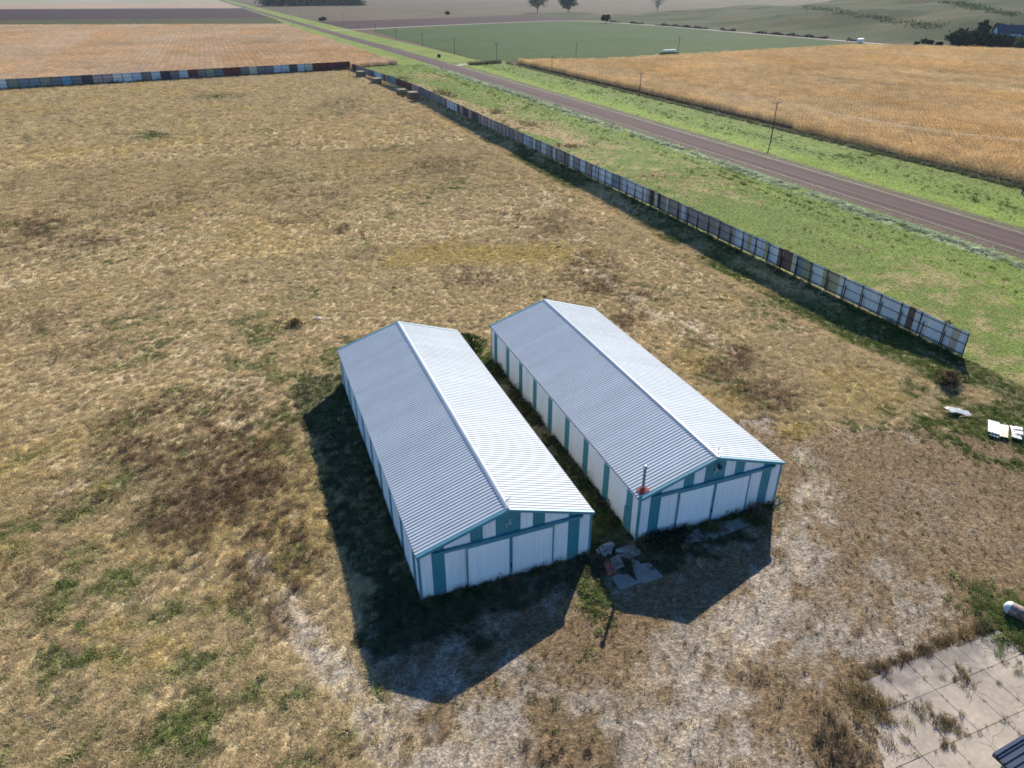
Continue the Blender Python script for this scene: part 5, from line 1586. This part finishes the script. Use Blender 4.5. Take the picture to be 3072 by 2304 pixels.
# ------------------------------------------------------------------ trees
def tree(name, loc, h, r, mat, label, n=2500, trunk=0.25, shape='round', leaf=0.55, group=None, cat='tree', open_=0.0, seed=0):
    rr = random.Random(seed + int(loc[0] * 3 + loc[1]))
    root = empty(name, loc); tag(root, label, cat, group)
    tb_ = MB(); tops = []
    nl = 9
    tb_.tube([(0, 0, -0.3), (0.1, 0, h * trunk * 0.6), (0, 0.1, h * 0.6), (0.1, 0.1, h * 0.85)], [h * 0.03, h * 0.022, h * 0.012, h * 0.004], 7, False)
    for k in range(nl):
        a = k * 2.4 + rr.uniform(-.4, .4); z0 = h * rr.uniform(trunk * 0.5, 0.5); q = r * rr.uniform(0.5, 0.85); z1 = min(h * 0.95, z0 + h * rr.uniform(0.2, 0.5))
        tb_.tube([(0, 0, z0), (q * .45 * math.cos(a), q * .45 * math.sin(a), (z0 * .45 + z1 * .55)), (q * math.cos(a), q * math.sin(a), z1)], [h * 0.013, h * 0.008, h * 0.002], 5, False)
        tops.append((q * math.cos(a), q * math.sin(a), z1))
    tb_.build('trunk', M['bark'], root)
    cl = []
    for k in range(int(26 + r * 2)):
        if shape == 'round':
            a = rr.uniform(0, 6.28); u_ = rr.uniform(-1, 1); q = rr.uniform(0.45, 0.95)
            c = Vector((r * q * math.cos(a) * math.sqrt(1 - u_ * u_), r * q * math.sin(a) * math.sqrt(1 - u_ * u_), h * (trunk + (1 - trunk) * (0.52 + 0.45 * u_ * q))))
        else:
            t = rr.random(); a = rr.uniform(0, 6.28); q = r * (1 - t) * rr.uniform(0.4, 1)
            c = Vector((q * math.cos(a), q * math.sin(a), h * (0.06 + 0.92 * t)))
        cl.append((c, r * rr.uniform(0.18, 0.36)))
    V, F = [], []
    for k in range(n):
        c, cr = cl[rr.randrange(len(cl))]
        p = c + Vector((rr.gauss(0, .5), rr.gauss(0, .5), rr.gauss(0, .45))) * cr
        if p.z < 0.15: continue
        d = Vector((rr.gauss(0, 1), rr.gauss(0, 1), rr.gauss(0, 1))).normalized(); s = d.cross(Vector((rr.gauss(0, 1), rr.gauss(0, 1), rr.gauss(0, 1)))).normalized()
        L = leaf * rr.uniform(0.7, 1.6)
        n0 = len(V); V += [p - d * L, p + s * L * 0.55, p + d * L, p - s * L * 0.55]; F.append((n0, n0 + 1, n0 + 2, n0 + 3))
    MB().add(V, F).build('crown', mat, root)
    return root
def gz(x, y):
    return float(hill_z(np.array([x]), np.array([y]))[0]) if x > 474 and 330 < y < 1200 else 0.0
# farmstead trees on the right
fx = [((503, 408), 10, 11, 'leaf_dark', 'large dark round tree at the left end of the farmstead', 6000), ((515, 399), 8, 7, 'leaf_dark', 'dark bushy tree in front of the farmhouse roof', 3500),
      ((540, 424), 14, 4.5, 'leaf_dark', 'tall dark tree behind the farmhouse, left of a pair', 3000), ((549, 419), 13, 4, 'leaf_dark', 'tall dark tree behind the farmhouse, right of a pair', 3000),
      ((526, 378), 7, 9, 'leaf_green', 'yellow green tree hiding the front of the farmhouse', 5000), ((537, 366), 7, 9, 'leaf_dark', 'dark blue green tree right of the yellow green one', 5000),
      ((548, 352), 7, 9, 'leaf_dark', 'dark tree at the right edge of the picture by the farmstead', 5000), ((522, 392), 7, 7, 'leaf_dark', 'low dark tree between the farmhouse and the maize', 3000)]
for (x, y), h, r, mt, lab, n_ in fx:
    tree('broadleaf_tree', (x, y, gz(x, y) - 0.3), h, r, M[mt], lab, n_, trunk=0.08, leaf=0.8, group='farmstead trees')
for x, y, h, r, lab in ((470, 418, 3.0, 2.0, 'small dark bush left of the farmstead drive, first'), (475, 412, 4.0, 2.6, 'dark bush beside the gravel road, second from the farmstead'), (480, 408, 3.2, 2.4, 'low bush next to the farmstead drive'), (484, 424, 4, 3, 'grey bush behind the low bushes by the drive')):
    tree('bush', (x, y, gz(x, y)), h, r, M['leaf_dark'], lab, 500, leaf=0.5, cat='bush', group='bushes by the gravel road')
tree('bush', (446, 848, 0), 9, 5.5, M['leaf_dark'], 'single dark bush on the near side of the gravel cross road', 900, leaf=0.9, cat='bush')
tree('cottonwood_tree', (535, 1270, 0), 30, 15, M['leaf_grey'], 'left cottonwood tree with bare fanning limbs in the far pasture', 1800, trunk=0.12, leaf=1.0, group='cottonwoods in the far pasture')
tree('cottonwood_tree', (586, 1255, 0), 33, 16, M['leaf_grey'], 'right denser cottonwood tree in the far pasture', 3000, trunk=0.12, leaf=1.1, group='cottonwoods in the far pasture')
tree('cottonwood_tree', (785, 1290, 0), 26, 12, M['leaf_grey'], 'sparse distant tree standing behind the hill crest', 500, trunk=0.2, leaf=0.8)
tree('bush', (135.2, 1010, 0), 5, 5, M['leaf_dark'], 'dark bush by the road beside the ploughed field', 500, leaf=0.8, cat='bush')
tree('bush', (350, 1190, 0), 5, 4, M['leaf_dark'], 'lone small dark bush on the far pinkish pasture', 400, leaf=0.8, cat='bush')
rr = random.Random(77)
# the wood at the top left of the road: reads as one mass
V, F = [], []
for k in range(9000):
    t = rr.random(); x = 135 + 215 * t + rr.gauss(0, 8); y = 1960 - 60 * t + rr.uniform(-10, 120) * (1 - 0.3 * t)
    hh = (22 + 7 * math.sin(x * 0.21) + 5 * math.sin(x * 0.53)) * (1 - 0.45 * t ** 3)
    p = Vector((x, y, rr.random() ** 0.7 * hh))
    d = Vector((rr.gauss(0, 1), rr.gauss(0, 1), rr.gauss(0, 1))).normalized(); s = d.cross(Vector((rr.gauss(0, 1), rr.gauss(0, 1), rr.gauss(0, 1)))).normalized()
    L = rr.uniform(1.5, 3.2); n0 = len(V)
    V += [p - d * L, p + s * L * .6, p + d * L, p - s * L * .6]; F.append((n0, n0 + 1, n0 + 2, n0 + 3))
o = MB().add(V, F).build('wood', M['leaf_dark']); tag(o, 'dark wood far away at the top of the road', 'wood', kind='stuff')
# hedge of low brush along the gravel road
V, F = [], []
for k in range(5200):
    t = rr.random(); y = 470 + 400 * t; x = np.interp(y, [470, 549, 666, 739, 829, 880], [470.5, 471.5, 472.5, 473.5, 468.5, 462]) + rr.gauss(0, 1.2)
    if math.sin(y * 0.11) + math.sin(y * 0.037) < -0.7: continue
    p = Vector((x, y, rr.random() * 2.6 * (0.6 + 0.4 * math.sin(y * 0.3))))
    d = Vector((rr.gauss(0, 1), rr.gauss(0, 1), rr.gauss(0, 1))).normalized(); s = d.cross(Vector((rr.gauss(0, 1), rr.gauss(0, 1), rr.gauss(0, 1)))).normalized()
    L = rr.uniform(0.3, 0.8); n0 = len(V)
    V += [p - d * L, p + s * L * .6, p + d * L, p - s * L * .6]; F.append((n0, n0 + 1, n0 + 2, n0 + 3))
o = MB().add(V, F).build('roadside_brush', M['leaf_dark']); tag(o, 'dark low brush lining the gravel road under the hill', 'brush', kind='stuff')

for pts, wd, nm in (([(703, 807), (641, 709), (602, 643), (604, 603), (610, 579), (578, 522), (569, 490)], 5.0, 'dark brush in the long gully of the hillside'),
                    ([(738, 636), (709, 591), (683, 552), (642, 502), (619, 463)], 3.5, 'dark brush in the upper gully near the hill top')):
    V, F = [], []
    for k in range(1500):
        t = rr.random() * (len(pts) - 1); i = int(t); t -= i
        x = pts[i][0] * (1 - t) + pts[i + 1][0] * t + rr.gauss(0, wd); y = pts[i][1] * (1 - t) + pts[i + 1][1] * t + rr.gauss(0, wd)
        if rr.random() < 0.35 and fbm(np.array([x]), np.array([y]), 0.03, 2, 63)[0] < 0.5: continue
        p = Vector((x, y, gz(x, y) + rr.random() * 1.0))
        d = Vector((rr.gauss(0, 1), rr.gauss(0, 1), rr.gauss(0, .6))).normalized(); s = d.cross(Vector((rr.gauss(0, 1), rr.gauss(0, 1), rr.gauss(0, 1)))).normalized()
        L = rr.uniform(0.5, 1.2); n0 = len(V)
        V += [p - d * L, p + s * L * .6, p + d * L, p - s * L * .6]; F.append((n0, n0 + 1, n0 + 2, n0 + 3))
    o = MB().add(V, F).build('gully_brush', M['leaf_grey']); tag(o, nm, 'brush', kind='stuff')

# ------------------------------------------------------------------ farmhouse
def gabled(root, x0, y0, w, l, h, rise, along_x, wall, roof):
    hx = MB()
    if along_x:
        prof = [(0, 0), (l, 0), (l, h), (l / 2, h + rise), (0, h)]
        vs = [(x0, y0 + a, z) for a, z in prof] + [(x0 + w, y0 + a, z) for a, z in prof]
    else:
        prof = [(0, 0), (w, 0), (w, h), (w / 2, h + rise), (0, h)]
        vs = [(x0 + a, y0, z) for a, z in prof] + [(x0 + a, y0 + l, z) for a, z in prof]
    hx.add(vs, [(0, 1, 2, 3, 4), (9, 8, 7, 6, 5)] + [(k, 5 + k, 5 + (k + 1) % 5, (k + 1) % 5) for k in range(5)])
    hx.build('wall', wall, root)
    rf = MB(); e = 0.6
    span = (l if along_x else w) / 2; sl_ = rise / span
    for sg in (-1, 1):
        q = span + e
        pts = []
        for a in (0, q):
            for b in (-e, (w if along_x else l) + e):
                z = h + rise - a * sl_ + 0.12
                pts.append((x0 + b, y0 + span + sg * a, z) if along_x else (x0 + span + sg * a, y0 + b, z))
        pts2 = [(p[0], p[1], p[2] + 0.2) for p in pts]
        rf.add(pts + pts2, [(0, 1, 3, 2), (4, 6, 7, 5), (2, 3, 7, 6), (0, 2, 6, 4), (1, 5, 7, 3)])
    return rf.build('roof', roof, root)
M['house_wall'] = plain('pale house siding', (0.70, 0.76, 0.80), 0.7)
M['house_roof'] = plain('slate blue roof', (0.032, 0.042, 0.065), 0.6)
M['glass'] = plain('dark window', (0.02, 0.025, 0.03), 0.15)
hb = empty('farmhouse', (540, 400, gz(545, 405) - 0.3), R(-35))
tag(hb, 'farmhouse with slate blue roofs and pale gables among the dark trees', 'house')
r1_ = gabled(hb, -10, 0, 20, 11, 7.0, 5.0, True, M['house_wall'], M['house_roof'])
gabled(hb, 6, -6, 8, 9, 6.5, 5.0, False, M['house_wall'], M['house_roof'])
gabled(hb, 16, 2, 13, 9, 5.5, 5.0, True, M['house_wall'], M['house_roof'])
for x in (-8, -4, 0, 19, 24):
    w_ = MB().box(x, -0.05 if x < 15 else 1.95, 2.2, x + 1.4, 0.02 if x < 15 else 2.02, 4.0).build('window', M['glass'], hb)
MB().box(-2, 5, 10.5, -0.8, 6.2, 13.5).build('chimney', M['brick'], r1_)
MB().box(9, -6.06, 7.0, 11, -5.98, 9.0).build('window', M['glass'], hb)
tr_ = empty('white_trailer', (462, 463, 0), R(20)); tag(tr_, 'small white trailer parked beside the gravel road below the hill', 'trailer')
MB().box(-3.5, -1.2, 0.7, 3.5, 1.2, 2.9).build('body', M['white_trim'], tr_)
for x in (-0.8, 0.8):
    for y in (-1.15, 1.15): MB().tube([(x, y - .12, .42), (x, y + .12, .42)], 0.42, 10).build('wheel', M['dark_metal'], tr_)
MB().bar((3.5, 0, .8), (4.8, 0, .7), .12).build('drawbar', M['dark_metal'], tr_)
